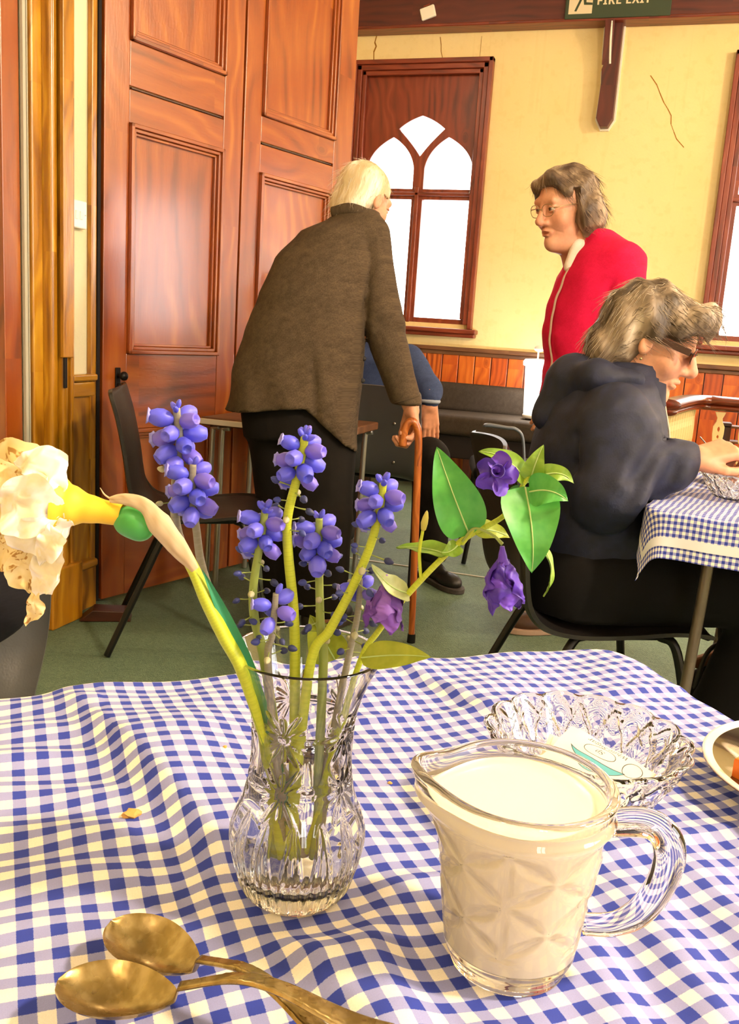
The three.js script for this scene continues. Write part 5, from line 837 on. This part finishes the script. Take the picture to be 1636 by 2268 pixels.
// a leaf: base, tip, bend vector, width, cup
function leafGeo(base, tip, bend, w, nrm, o = {}) {
  const a = V(...base), b = V(...tip), c = a.clone().lerp(b, .5).add(V(...bend)); const cur = new THREE.QuadraticBezierCurve3(a, c, b), N = o.n ?? 20, K = o.kk ?? 8, pos = [], uv = [], idx = []; const n0 = V(...nrm).normalize(); const cup = o.cup ?? .18, wav = o.wav ?? .0004, pk = o.pk ?? .55;
  for (const side of [1, -1]) for (let i = 0; i <= N; i++) { const s = i / N, p = cur.getPoint(s), t = cur.getTangent(s), x = t.clone().cross(n0).normalize(), n = x.clone().cross(t).normalize(); const W = w / 2 * Math.pow(Math.sin(Math.PI * Math.pow(s, pk)), .85) + w * .03 * (1 - s); for (let j = 0; j <= K; j++) { const e = -1 + 2 * j / K; const h = W * cup * e * e * 1.2 - .0003 * Math.exp(-(e * e) / .02) + wav * Math.sin(s * 14 + e * 2) * Math.abs(e) + .00025 * Math.sin((s * 9 - Math.abs(e) * 1.2) * Math.PI * 2) * (1 - Math.abs(e)) * (o.vein ?? .6); const q = p.clone().addScaledVector(x, e * W).addScaledVector(n, h + side * .00016); pos.push(q.x, q.y, q.z); uv.push(e * W, s * .04); } }
  const w_ = K + 1, half = (N + 1) * w_; for (let i = 0; i < N; i++) for (let j = 0; j < K; j++) { const k = i * w_ + j, m = k + half; idx.push(k, k + 1, k + w_, k + 1, k + w_ + 1, k + w_, m, m + w_, m + 1, m + 1, m + w_, m + w_ + 1); } const g = new THREE.BufferGeometry(); g.setAttribute('position', new THREE.Float32BufferAttribute(pos, 3)); g.setAttribute('uv', new THREE.Float32BufferAttribute(uv, 2)); g.setIndex(idx); g.computeVertexNormals(); return g;
}
{
  const t = thing('periwinkle_sprig', 'leafy periwinkle sprig with purple blooms arching out of the vase', 'flower', VB, VIEW);
  M.leafA = leafMat(0x3f9c38, 0x62b84e); M.leafB = leafMat(0x6f9c26, 0x98bc3e); M.leafY = leafMat(0x8fa022, 0xb4bc3a); M.leafP = leafMat(0xa2b072, 0xc2cc98); M.midrib = phy({ color: 0xb2cc80, roughness: .5 });
  part('stem', tube([[.004, .028, .0, .0013], [.016, .09, .004, .0014], [.0274, .138, .006, .0015], [.0345, .153, .008, .0015], [.0485, .175, .01, .0016], [.0705, .202, .012, .0015], [.0905, .2165, .012, .0013], [.0975, .231, .012, .0011], [.102, .239, .012, .001]], 70, 8), M.stemY, t);
  part('stem', tube([[.0715, .2015, .012, .0014], [.0745, .2065, .014, .0012], [.076, .2095, .015, .001]], 10, 8), M.stemY, t);
  const LF = [[[.0745, .2065, .014], [.0555, .2478, .02], [-.003, .004, .008], .0225, [.1, .1, 1], M.leafA, .5], [[.0985, .231, .014], [.1042, .192, .022], [.002, -.002, .012], .0265, [.15, .2, 1], M.leafA, .42], [[.101, .233, .012], [.1055, .2512, .012], [-.002, 0, .004], .0105, [-.3, 0, 1], M.leafB, .5], [[.1005, .2325, .01], [.0755, .2462, .014], [0, .008, .006], .0105, [0, .6, .8], M.leafB, .55], [[.1015, .234, .013], [.1205, .2345, .016], [.002, .009, .004], .009, [0, .5, .9], M.leafB, .6], [[.1005, .229, .015], [.1175, .227, .022], [0, .006, .006], .015, [0, .35, 1], M.leafA, .48], [[.107, .205, .01], [.1125, .1785, .014], [.01, .002, .004], .0065, [1, .2, .5], M.leafB, .6], [[.076, .2085, .012], [.095, .2045, .006], [.002, .003, 0], .0095, [0, .6, .8], M.leafY, .55], [[.0485, .1745, .01], [.0295, .1895, .016], [-.002, -.004, .004], .013, [.4, .75, .5], M.leafP, .5], [[.0655, .1955, .012], [.041, .1945, .0], [0, .003, 0], .013, [0, .9, .3], M.leafB, .5], [[.0275, .1395, .008], [.0605, .148, .024], [.002, .004, .004], .0135, [0, .55, .8], M.leafY, .6], [[.014, .13, -.012], [-.0005, .152, -.016], [0, 0, 0], .02, [0, 0, 1], M.leafY, .5], [[.0985, .231, .01], [.0945, .216, .004], [-.004, 0, 0], .012, [.6, 0, 1], M.leafA, .5], [[.07, .201, .012], [.0615, .1985, .02], [0, -.002, .004], .008, [.2, .6, .8], M.leafB, .5]];
  for (const [a, b, bend, w, n, m, pk] of LF) { const l = part('leaf', leafGeo(a, b, bend, w, n, { pk }), m, t); const A = V(...a), B = V(...b), Cc = A.clone().lerp(B, .5).add(V(...bend)), c = new THREE.QuadraticBezierCurve3(A, Cc, B), nn = V(...n).normalize().multiplyScalar(.00016); part('midrib', tube([0, .25, .5, .75, .97].map(s => { const p = c.getPoint(s).add(nn); return [p.x, p.y, p.z, lerp(.00045, .00015, s)]; }), 16, 5), M.midrib, l); }
  M.purple = [0x4a22a8, 0x5a30b8, 0x3e1c94].map(c => phy({ color: c, roughness: .5, sheen: .5, sheenRoughness: .5, sheenColor: new THREE.Color(.7, .6, 1), side: THREE.DoubleSide })); M.purpleFade = [0x6a3ca0, 0x7c52b4, 0x5a3090].map(c => phy({ color: c, roughness: .55, side: THREE.DoubleSide }));
  const crumple = (g, amp, s) => { const p = g.attributes.position; for (let i = 0; i < p.count; i++) { const x = p.getX(i), y = p.getY(i), z = p.getZ(i); p.setXYZ(i, x + amp * (fbm(y * s + 9, z * s + 9, x * s, 3) - .5), y + amp * (fbm(z * s + 5, x * s + 5, y * s, 3) - .5), z + amp * (fbm(x * s + 3, y * s + 3, z * s, 3) - .5)); } g.computeVertexNormals(); return g; };
  // open bloom facing the viewer
  { const c = [.0832, .238, .022]; const f = part('bloom', lathe([[0, -.004], [.0012, -.003], [.002, .002], [.0034, .006], [.0026, .0062], [.001, .002]], 12).rotateX(Math.PI / 2 - .3).translate(...c), M.purple[2], t, 'dark violet open bloom'); for (let k = 0; k < 5; k++) { const a = k / 5 * Math.PI * 2 + .4, d = [Math.cos(a), Math.sin(a)]; part('petal', crumple(leafGeo([c[0] + d[0] * .001, c[1] + d[1] * .001, c[2] + .003], [c[0] + d[0] * .0095, c[1] + d[1] * .009, c[2] + .001], [d[1] * .002, -d[0] * .002, .004], .0105, [d[0] * -.3, d[1] * -.3, 1], { pk: 1.15, cup: .3, vein: .2 }), .0022, 160), M.purple[k % 3], f); } }
  part('flower_stalk', tube([[.0715, .203, .014, .0006], [.076, .2105, .018, .0006], [.0845, .2085, .02, .0006], [.0895, .2045, .021, .0009]], 20, 6), M.stemG, t);
  // hanging faded bloom and the one at the vase
  const droop = (c, dir, L, W, mats, lab, sd) => { const d = V(...dir).normalize(); const f = part('bloom', tube([[c[0], c[1], c[2], .0011], [c[0] + d.x * .005, c[1] + d.y * .005, c[2] + d.z * .005, .0021], [c[0] + d.x * .009, c[1] + d.y * .009, c[2] + d.z * .009, .0034]], 10, 10), mats[1], t, lab); for (let k = 0; k < 6; k++) { const a = k / 6 * Math.PI * 2 + sd, s = V(0, 0, 1).cross(d).normalize(), q = V(0, 0, 1); const o = s.clone().multiplyScalar(Math.cos(a)).addScaledVector(q, Math.sin(a) * .8); const p0 = V(...c).addScaledVector(d, .006).addScaledVector(o, .0016), p1 = V(...c).addScaledVector(d, L * (.82 + .2 * Math.abs(Math.sin(k * 2.1 + sd)))).addScaledVector(o, W); part('petal', crumple(leafGeo([p0.x, p0.y, p0.z], [p1.x, p1.y, p1.z], [o.x * .006, o.y * .004, o.z * .005], W * 1.55, [o.x, o.y, o.z], { pk: 1.0, cup: -.45, wav: .0012, n: 36, kk: 16 }), .0052, 190), mats[k % 3], f); } };
  droop([.0895, .2035, .021], [.12, -1, .05], .031, .0085, M.purple, 'drooping wrinkled violet bloom', .3); droop([.0365, .184, .012], [.05, -1, .1], .027, .0095, M.purpleFade, 'faded mauve bloom above the vase rim', 1.1);
  // pale bud on its stalk
  part('bud', lathe([[0, 0], [.0012, .001], [.0017, .004], [.0014, .007], [.0007, .0095], [0, .0105]], 12, (r, y, a) => r * (1 + .1 * Math.sin(a * 3 + y * 900))).rotateZ(-.12).translate(.0525, .2065, .014), leafMat(0xb8ae40, 0xd8cc66), t); part('bud_stalk', tube([[.0535, .1825, .011, .0009], [.0518, .196, .012, .0009], [.0525, .207, .014, .0008]], 12, 6), M.stemY, t);
}
// wilted daffodil
{
  const t = thing('daffodil', 'wilted cream daffodil with crumpled petals hanging out to the left', 'flower', VB, VIEW);
  M.petalW = phy({ map: tex(256, (u, v) => mixc(hex(0xf8eec8), hex(0xfffbf0), sstep(.3, .65, fbm(u * 6, v * 6, 2, 4, 6))), true, 25), roughness: .6, side: THREE.DoubleSide, transmission: .25, thickness: 0 });
  M.petalY = phy({ map: tex(256, (u, v) => { const f = fbm(u * 8, v * 8, 6, 4, 8); return mixc(mixc(hex(0xf0d890), hex(0xfaecbe), clamp(f * 1.6 - .3)), hex(0xb8883c), sstep(.66, .74, fbm(u * 14, v * 14, 16, 3, 14))); }, true, 25), roughness: .65, side: THREE.DoubleSide, transmission: .2, thickness: 0 });
  M.tubeY = phy({ map: tex(128, (u, v) => mixc(hex(0xe8b81c), hex(0xf2d444), fbm(u * 10, v * 3, 3, 3, 10)), true, 1), roughness: .5 }); M.ovary = phy({ map: tex(128, (u, v) => mixc(hex(0x2f8a3c), hex(0x58b458), fbm(u * 6, v * 6, 3, 3, 6)), true, 1), roughness: .35 }); M.spathe = phy({ map: tex(128, (u, v) => mixc(hex(0xb49a74), hex(0xdccaa6), fbm(u * 30, v * 5, 3, 3, 30)), true, 12), roughness: .7, side: THREE.DoubleSide });
  const z = .02;
  part('stem', tube([[-.0735, .203, z, .0034], [-.063, .196, z, .0038], [-.0545, .183, z, .0042], [-.047, .1665, z, .0046], [-.039, .15, z - .002, .0048], [-.0285, .1275, z - .006, .0046], [-.014, .075, .004, .0038], [-.006, .026, 0, .0035]], 60, 12, false, true, .7), M.stemY, t);
  part('leaf', leafGeo([-.002, .03, .0], [-.0495, .184, z + .004], [.011, -.003, -.006], .0095, [.5, .2, 1], { pk: 1.35, cup: .35, wav: 0, vein: 0 }), leafMat(0x1f7a54, 0x3c9468, { transmission: .05 }), t, 'blue green strap leaf');
  part('ovary', sdfMesh(field([ell([-.083, .2035, z], [.0092, .0078, .0075]), ell([-.0785, .2015, z + .003], [.006, .0062, .005])], .004), [[-.1, .188, z - .014], [-.066, .218, z + .014]], .0012), M.ovary, t, 'swollen green ovary');
  part('perianth_tube', tube([[-.0885, .2062, z, .0052], [-.096, .2072, z, .0056], [-.104, .2082, z, .0068], [-.112, .209, z, .0098], [-.118, .2095, z, .0135]], 24, 20, false, false), M.tubeY, t, 'yellow flower tube');
  // papery spathe: a torn half sheath along the bend
  { const c = new THREE.CatmullRomCurve3([V(-.0935, .2135, z + .002), V(-.086, .2145, z + .004), V(-.0765, .2125, z + .006), V(-.0695, .205, z + .008), V(-.0615, .195, z + .007), V(-.0525, .1835, z + .005)]); const wd = [.0014, .003, .0036, .0058, .0052, .0022], pos = [], idx = [], uv = [], N = 40, K = 8; for (let i = 0; i <= N; i++) { const s = i / N, p = c.getPoint(s), tn = c.getTangent(s), b = V(0, 0, 1), n = b.clone().cross(tn).normalize(); const f = s * 5, k = Math.min(4, Math.floor(f)), w = lerp(wd[k], wd[k + 1], f - k) * (1 + .04 * Math.sin(s * 23)); for (let j = 0; j <= K; j++) { const e = -1 + 2 * j / K, a = e * 1.35; pos.push(p.x + n.x * Math.sin(a) * w, p.y + n.y * Math.sin(a) * w, p.z + n.z * Math.sin(a) * w + (Math.cos(a) - .6) * w * .8 + .0002 * Math.sin(s * 37 + j)); uv.push(j * .002, s * .06); } } const W = K + 1; for (let i = 0; i < N; i++) for (let j = 0; j < K; j++) { const a = i * W + j; idx.push(a, a + 1, a + W, a + 1, a + W + 1, a + W); } const g = new THREE.BufferGeometry(); g.setAttribute('position', new THREE.Float32BufferAttribute(pos, 3)); g.setAttribute('uv', new THREE.Float32BufferAttribute(uv, 2)); g.setIndex(idx); g.computeVertexNormals(); part('spathe', g, M.spathe, t, 'papery tan sheath'); part('spathe_tip', tube([[-.0935, .2135, z, .0005], [-.0965, .2155, z, .0004], [-.0985, .2185, z, .0002]], 8, 5), M.spathe, t); }
  // crumpled tepals
  const tep = (a, b, bend, w, n, m, amp, s, pk = .9, lab) => { const g = leafGeo(a, b, bend, w, n, { pk, cup: .12, wav: .002, vein: 0, n: 44, kk: 26 }); const p = g.attributes.position; const N2 = p.count / 2; for (let i = 0; i < p.count; i++) { const j = i % N2, x = p.getX(j) * s, y = p.getY(j) * s; const k = amp * 3 * (fbm(x * .42 + 40, y * .42 + 40, s, 3) - .5), k2 = amp * 1.5 * (fbm(x * .6 + 70, y * .6 + 70, s + 5, 3) - .5), k3 = amp * 1.2 * (fbm(x * .7 + 20, y * .7 + 20, s + 9, 3) - .5); p.setXYZ(i, p.getX(i) + k2, p.getY(i) + k3, p.getZ(i) + k + (i < N2 ? .0001 : -.0001)); } g.computeVertexNormals(); part('petal', g, m, t, lab); };
  const C = [-.117, .2095, z];
  // white inner mass, wrapped round the mouth of the tube
  tep([-.1135, .2175, z + .002], [-.137, .228, z + .004], [.004, .01, .006], .017, [.1, .5, 1], M.petalW, .006, 150); tep([-.112, .204, z + .009], [-.141, .2155, z + .012], [-.002, .002, .008], .03, [.1, .1, 1], M.petalW, .005, 130, 1); tep([-.1115, .2, z + .006], [-.1365, .19, z + .012], [.002, .004, .01], .02, [.1, -.2, 1], M.petalW, .006, 160);
  tep([-.121, .216, z - .004], [-.1575, .222, z - .004], [0, .01, 0], .026, [0, .2, 1], M.petalY, .007, 120, 1); tep([-.124, .212, z - .006], [-.1555, .1985, z - .002], [-.002, .006, 0], .024, [0, .1, 1], M.petalY, .007, 140, 1); tep([-.123, .204, z - .002], [-.1525, .176, z + .002], [-.002, .002, .004], .024, [.1, 0, 1], M.petalY, .008, 130, 1);
  tep([-.12, .2, z + .004], [-.1335, .166, z + .006], [-.006, .002, .006], .019, [.2, 0, 1], M.petalY, .006, 150, 1); tep([-.1185, .199, z + .008], [-.1265, .166, z + .008], [.006, 0, .008], .014, [.2, 0, 1], M.petalW, .005, 170, .9); tep([-.127, .172, z + .006], [-.1322, .1515, z + .006], [.004, 0, .002], .0085, [.2, 0, 1], M.petalY, .004, 190, 1); tep([-.133, .223, z + .003], [-.1525, .209, z + .008], [-.002, .006, .006], .022, [0, .3, 1], M.petalY, .006, 140, 1); tep([-.116, .204, z + .012], [-.1215, .184, z + .014], [.004, 0, .006], .012, [.3, 0, 1], M.petalW, .004, 170, 1);
}
// ------------------------------------------------------------------ chairs and other furniture
// moulded shell chair; faces local +z, stands on y = 0
function shellGeo() {
  const prof = [[.205, .425], [.2, .438], [.12, .442], [.02, .432], [-.08, .428], [-.145, .44], [-.178, .475], [-.192, .53], [-.205, .62], [-.225, .72], [-.245, .79], [-.25, .808]];
  const c = new THREE.CatmullRomCurve3(prof.map(([z, y]) => V(0, y, z)), false, 'catmullrom', .5), N = 60, K = 22, pos = [], idx = [];
  for (const side of [0, 1]) for (let i = 0; i <= N; i++) {
    const s = i / N, p = c.getPoint(s), tn = c.getTangent(s), n = V(0, tn.z, -tn.y);     // normal towards the sitter
    let w = s < .45 ? lerp(.2, .195, s / .45) : lerp(.195, .212, sstep(.45, .7, s)) * (s > .88 ? Math.sqrt(Math.max(.0, 1 - ((s - .88) / .125) ** 2 * .35)) : 1);
    if (s < .06) w *= .93 + .07 * s / .06; const bk = sstep(.4, .65, s), thick = .0045;
    for (let j = 0; j <= K; j++) { const t = -1 + 2 * j / K, e = t * t; const lift = .018 * e * e * (1 - bk) + .032 * e * bk; const roll = Math.max(0, Math.abs(t) - .9) * .12; const o = (side ? -thick : thick) + lift - roll; pos.push(t * w, p.y + n.y * o, p.z + n.z * o); }
  }
  const W = K + 1, half = (N + 1) * W; for (let i = 0; i < N; i++) for (let j = 0; j < K; j++) { const a = i * W + j, b = a + half; idx.push(a, a + 1, a + W, a + 1, a + W + 1, a + W, b, b + W, b + 1, b + 1, b + W, b + W + 1); }
  const wall = (a, b) => { idx.push(a, a + half, b, b, a + half, b + half); }; for (let i = 0; i < N; i++) { wall(i * W, (i + 1) * W); wall((i + 1) * W + K, i * W + K); } for (let j = 0; j < K; j++) { wall(j + 1, j); wall(N * W + j, N * W + j + 1); }
  const g = new THREE.BufferGeometry(); g.setAttribute('position', new THREE.Float32BufferAttribute(pos, 3)); g.setIndex(idx); const q = g.toNonIndexed(); const u = metreUV(mergeVertices(g)); return smoothN(u);
}
function smoothN(g) { // smooth normals over equal positions but keep sharp shell edges out of it
  const p = g.attributes.position, m = new Map(), key = (i) => `${Math.round(p.getX(i) * 2e4)},${Math.round(p.getY(i) * 2e4)},${Math.round(p.getZ(i) * 2e4)}`; g.computeVertexNormals(); const n = g.attributes.normal; const src = n.array.slice();
  for (let i = 0; i < p.count; i++) { const k = key(i); (m.get(k) || m.set(k, []).get(k)).push(i); }
  for (const l of m.values()) for (const i of l) { let x = 0, y = 0, z = 0; for (const j of l) { const d = src[i * 3] * src[j * 3] + src[i * 3 + 1] * src[j * 3 + 1] + src[i * 3 + 2] * src[j * 3 + 2]; if (d > .5) { x += src[j * 3]; y += src[j * 3 + 1]; z += src[j * 3 + 2]; } } const L = Math.hypot(x, y, z) || 1; n.setXYZ(i, x / L, y / L, z / L); } return g;
}
const SHELL = shellGeo(), LEGS = [];
for (const sx of [-1, 1]) { LEGS.push(tube([[sx * .15, .418, .1, .0105], [sx * .175, .39, .135, .0105], [sx * .2, .2, .175, .0105], [sx * .222, .004, .215, .0105]], 24, 10)); LEGS.push(tube([[sx * .15, .414, -.06, .0105], [sx * .17, .39, -.1, .0105], [sx * .2, .2, -.185, .0105], [sx * .225, .004, -.27, .0105]], 24, 10)); }
const CROSS = join([tube([[-.15, .418, .1, .0105], [.15, .418, .1, .0105]], 4, 10), tube([[-.15, .414, -.06, .0105], [.15, .414, -.06, .0105]], 4, 10), tube([[-.15, .418, .1, .0105], [-.15, .414, -.06, .0105]], 4, 10), tube([[.15, .418, .1, .0105], [.15, .414, -.06, .0105]], 4, 10)]);
function chair(label, pos, turn, shellMat, legMat, screws) {
  const t = thing('stacking_chair', label, 'chair', pos, turn); part('shell_seat', SHELL, shellMat, t);
  for (const l of LEGS) part('leg', l, legMat, t); part('under_frame', CROSS, legMat, t);
  if (screws) for (const [x, y, z] of [[-.1, .5, -.2], [.1, .5, -.2], [-.1, .66, -.226], [.1, .66, -.226]]) part('screw', new THREE.SphereGeometry(.006, 10, 8).scale(1, 1, .6).translate(x, y, z), M.chrome, t);
  return t;
}
chair('black plastic chair standing sideways in front of the doors', [-1.37, 0, -2.56], 2.05, M.blackPlastic, M.blackTube);
chair('grey plastic chair at the left edge facing the near table', [-.955, 0, -.86], VIEW + .22, M.greyPlastic, M.chrome);
chair('dark grey plastic chair with back turned, under the person in blue', [-1.115, 0, -3.70], VIEW + Math.PI - .3, M.greyPlastic, M.blackTube, true);
chair('black plastic chair under the person in the dark hooded jacket', [-.113 + .01, 0, -2.062], VIEW + Math.PI / 2 + .1, M.blackPlastic, M.blackTube);
// black knitted garment bundled against the left chair
{
  const P = [ell([-.04, .7, 0], [.15, .12, .045]), ell([.02, .6, .01], [.12, .09, .05]), cap([.06, .62, .02], [.02, .58, .03], .06, .055)]; const f = field(P, .06);
  solo('knitted_garment', sdfMesh((x, y, z) => f(x, y, z) + cloth3(x, y, z, 16, .02), boundsOf(P), .008).translate(0, .0, .0), fabric(0x0c0b0e, 0x1c1a20, { bumpScale: .0015 }), 'black knitted garment bundled against the back of the left chair', 'garment', [-.985, 0, -1.02], VIEW + .22);
}
// table behind the stooped person
{
  const t = thing('side_table', 'brown topped table with steel legs behind the stooped person', 'table', [-1.34, 0, -3.2]);
  part('table_top', box(.56, .03, .42, 0, .652, 0, .006, 'x'), M.brownrail, t); part('edge_strip', box(.565, .02, .012, 0, .652, .214, .003, 'x'), M.whitePaint, t);
  for (const x of [-.25, -.21, .24]) for (const z of [-.17, .17]) if (!(x === -.21 && z < 0)) part('leg', tube([[x + .03, .63, z, .011], [x + .006, .625, z, .011], [x, .6, z, .011], [x - .005, .3, z, .011], [x - .01, .004, z, .011]], 20, 10), M.chrome, t);
}
// armchair with flat grey arms
{
  const t = thing('armchair', 'black chair with pale grey metal arms below the bench', 'chair', [-.67, 0, -4.32], VIEW - Math.PI / 2 - .05);
  part('seat', box(.44, .07, .42, .1, .42, -.02, .03), M.blackCloth, t); part('backrest', box(.3, .18, .05, .16, .58, -.24, .025), M.blackCloth, t);
  for (const x of [.32]) { part('arm', tube([[x, .634, .165, .004], [x, .64, .156, .017], [x, .642, .135, .018], [x, .636, .06, .016], [x, .632, .02, .016], [x, .6, -.012, .014], [x, .5, -.03, .012], [x, .42, -.035, .012]], 40, 10, false, true, .5).rotateY(0), M.bluegreyPlastic, t); }
  for (const x of [-.1, .3]) for (const z of [-.18, .16]) part('leg', tube([[x, .4, z, .011], [x * 1.05, .2, z * 1.1, .011], [x * 1.1, .004, z * 1.25, .011]], 10, 10), M.blackTube, t);
}
// long bench under the windows
{
  M.bench = fabric(0x2c241e, 0x4a4036, { bumpScale: .001 });
  const t = thing('bench', 'long dark padded bench along the pine dado', 'bench', [-1.15, 0, -6.0]);
  const pad = (w, h, d, y, z, r, q) => { const g = new RoundedBoxGeometry(w, h, d, 6, r); const p = g.attributes.position; for (let i = 0; i < p.count; i++) { const x = p.getX(i); p.setY(i, p.getY(i) + q * Math.sin(x * 21) * Math.sin(x * 8 + 1) + (p.getZ(i) > 0 ? .006 * Math.sin(x * 60) : 0)); } g.computeVertexNormals(); return metreUV(smoothN(strip(g).translate(0, y, z))); };
  part('seat_cushion', pad(1.5, .13, .5, .455, .06, .04, .01), M.bench, t); part('back_cushion', pad(1.3, .2, .1, .6, -.2, .045, .012), M.bench, t);
  part('seat_board', box(1.5, .15, .46, 0, .315, .04, .008), M.gap, t); for (const x of [-.7, -.02, .7]) for (const z of [-.15, .24]) part('leg', box(.05, .25, .05, x, .125, z, .006), M.doorDark, t);
}
// glowing white lantern standing on the bench
{
  const t = thing('lantern', 'bright white lantern with looped top beside the person in red', 'lamp', [-.8, .53, -5.9]);
  M.glow = std({ color: 0xffffff, emissive: new THREE.Color(1, .97, .9), emissiveIntensity: 1.6, roughness: .4 });
  part('lit_shade', lathe([[0, .03], [.058, .03], [.06, .05], [.074, .33], [.088, .335], [.09, .36], [.078, .375], [0, .38]], 28), M.glow, t);
  part('base', lathe([[0, 0], [.064, 0], [.064, .022], [.05, .03], [0, .03]], 24), M.white, t);
  part('finial', join([new THREE.CylinderGeometry(.006, .006, .06, 8).translate(0, .405, 0), new THREE.SphereGeometry(.034, 18, 12).scale(1, .62, .7).translate(.004, .445, 0)]), M.white, t);
  const l = new THREE.PointLight(new THREE.Color(1, .95, .85), 1.0); l.position.set(-.8, .77, -5.9); l.castShadow = true; scene.add(l);
}
// gallery rail with fretted cream balusters
{
  const t = thing('baluster_rail', 'mahogany topped rail with cream fretted balusters at the right', 'rail', [0, 0, 0]);
  const A = [.02, -4.3], B = [.15, -4.98];
  const path = [[A[0] - .005, .77, A[1] + .03], [A[0] + .02, .77, A[1] - .15], [B[0] - .03, .77, B[1] + .12], [B[0] + .06, .77, B[1] - .0], [B[0] + .25, .77, B[1] + .02], [1.5, .77, B[1] + .06]];
  const rail = (r, y, f) => { const g = tube(path.map(p => [p[0], y, p[2], r]), 80, 14, false, true); return g; };
  const flatten = (g, y, k) => { const p = g.attributes.position; for (let i = 0; i < p.count; i++) p.setY(i, y + (p.getY(i) - y) * k); g.computeVertexNormals(); return g; };
  part('top_rail', join([flatten(rail(.06, .78), .78, .42), flatten(rail(.046, .748), .748, .4)]), M.mahogany, t);
  part('bottom_rail', flatten(rail(.035, .4), .4, .5), M.doorDark, t);
  // one fretted baluster, 0..0.31 high
  const sh = new THREE.Shape(), pr = [[.024, 0], [.032, .015], [.03, .032], [.014, .045], [.02, .06], [.016, .075], [.014, .085], [.026, .1], [.026, .112], [.014, .12], [.018, .135], [.012, .15], [.022, .165], [.026, .2], [.026, .235], [.014, .26], [.011, .28], [.018, .295], [.024, .31]];
  sh.moveTo(pr[0][0], 0); for (const [x, y] of pr) sh.lineTo(x, y); for (const [x, y] of [...pr].reverse()) sh.lineTo(-x, y); sh.closePath();
  const slot = (y0, y1, w) => { const p = new THREE.Path(); p.moveTo(0, y0); p.quadraticCurveTo(w, (y0 + y1) / 2, 0, y1); p.quadraticCurveTo(-w, (y0 + y1) / 2, 0, y0); return p; }; sh.holes.push(slot(.172, .196, .014), slot(.206, .24, .016), slot(.062, .082, .01), slot(.012, .034, .014));
  const bg = new THREE.ExtrudeGeometry(sh, { depth: .012, bevelEnabled: true, bevelSize: .002, bevelThickness: .002, bevelSegments: 1, curveSegments: 6 }).translate(0, .415, -.006);
  M.fret = std({ color: 0xe2c88c, roughness: .5 });
  const put = (x, z, a, k = 1) => { const b = part('baluster', bg, M.fret, t); b.scale.x = k; b.position.set(x, 0, z); b.rotation.y = a; };
  for (let i = 0; i < 12; i++) { const s = i / 11; put(lerp(A[0], B[0], s), lerp(A[1], B[1], s), Math.PI / 2 + .19, .55); }
  for (let i = 0; i < 9; i++) put(B[0] + .13 + i * .125, B[1] + .02, -.05);
  part('plinth', box(1.4, .38, .06, .82, .19, -4.98, .006, 'x'), M.doorDark, t); part('plinth', box(.06, .38, .74, 0, .19, 0, .006, 'z').rotateY(-.19).translate(.085, 0, -4.62), M.doorDark, t);
  for (const y of [.48, .56, .64]) part('shelf_slat', box(1.2, .012, .1, .9, y, -5.2, .003, 'x'), M.brownrail, t);
  part('rear_post', box(.05, .66, .1, .33, .33, -5.2, .004), M.doorDark, t); part('rear_post', box(.05, .66, .1, 1.48, .33, -5.2, .004), M.doorDark, t);
}
// bag on the floor
{
  const t = thing('handbag', 'black bag standing on the carpet behind the right table leg', 'bag', [.21, 0, -2.4], VIEW);
  const P = [ell([0, .1, 0], [.12, .1, .07]), cap([-.07, .05, 0], [.07, .05, 0], .055), ell([.03, .18, 0], [.07, .06, .05])]; const f = field(P, .05); part('bag_body', sdfMesh((x, y, z) => Math.max(f(x, y, z) + cloth3(x, y, z, 20, .02), .003 - y), boundsOf(P), .008), M.blackCloth, t);
  part('strap', tube([[-.06, .17, .03, .007], [-.04, .27, .03, .006], [.0, .3, .03, .006], [.05, .28, .03, .006], [.07, .19, .03, .007]], 24, 8), M.shoeBlack, t); part('purse_edge', box(.07, .03, .02, .07, .235, .0, .006).rotateZ(.4), M.brownrail, t, 'brown corner of a purse');
}
// things on the right hand table
solo('glass_bowl', pressedBowl(.082, .05, .052, .004, 18), M.glass, 'ribbed clear glass bowl on the far right gingham cloth', 'bowl', [.172, .7225, -2.03], 0);
{
  const g = lathe([[0, 0], [.05, 0], [.07, .008], [.092, .018], [.094, .0195], [.09, .0205], [.068, .011], [.048, .004], [0, .004]], 48);
  solo('dessert_plate', g, phy({ color: 0xb8cca8, roughness: .25 }), 'pale green plate before the eating person', 'plate', [.19, .7225, -2.27], 0);
  const s = solo('dessert_spoon', tube([[.0, 0, 0, .003], [.03, -.03, .0, .0035], [.05, -.062, 0, .004], [.062, -.078, 0, .012], [.078, -.086, 0, .012], [.088, -.088, 0, .003]], 30, 10, false, true, .4), M.chrome, 'steel spoon held by the eating person', 'spoon', [.085, .835, -2.14], .3);
}
renderer.render(scene, camera);
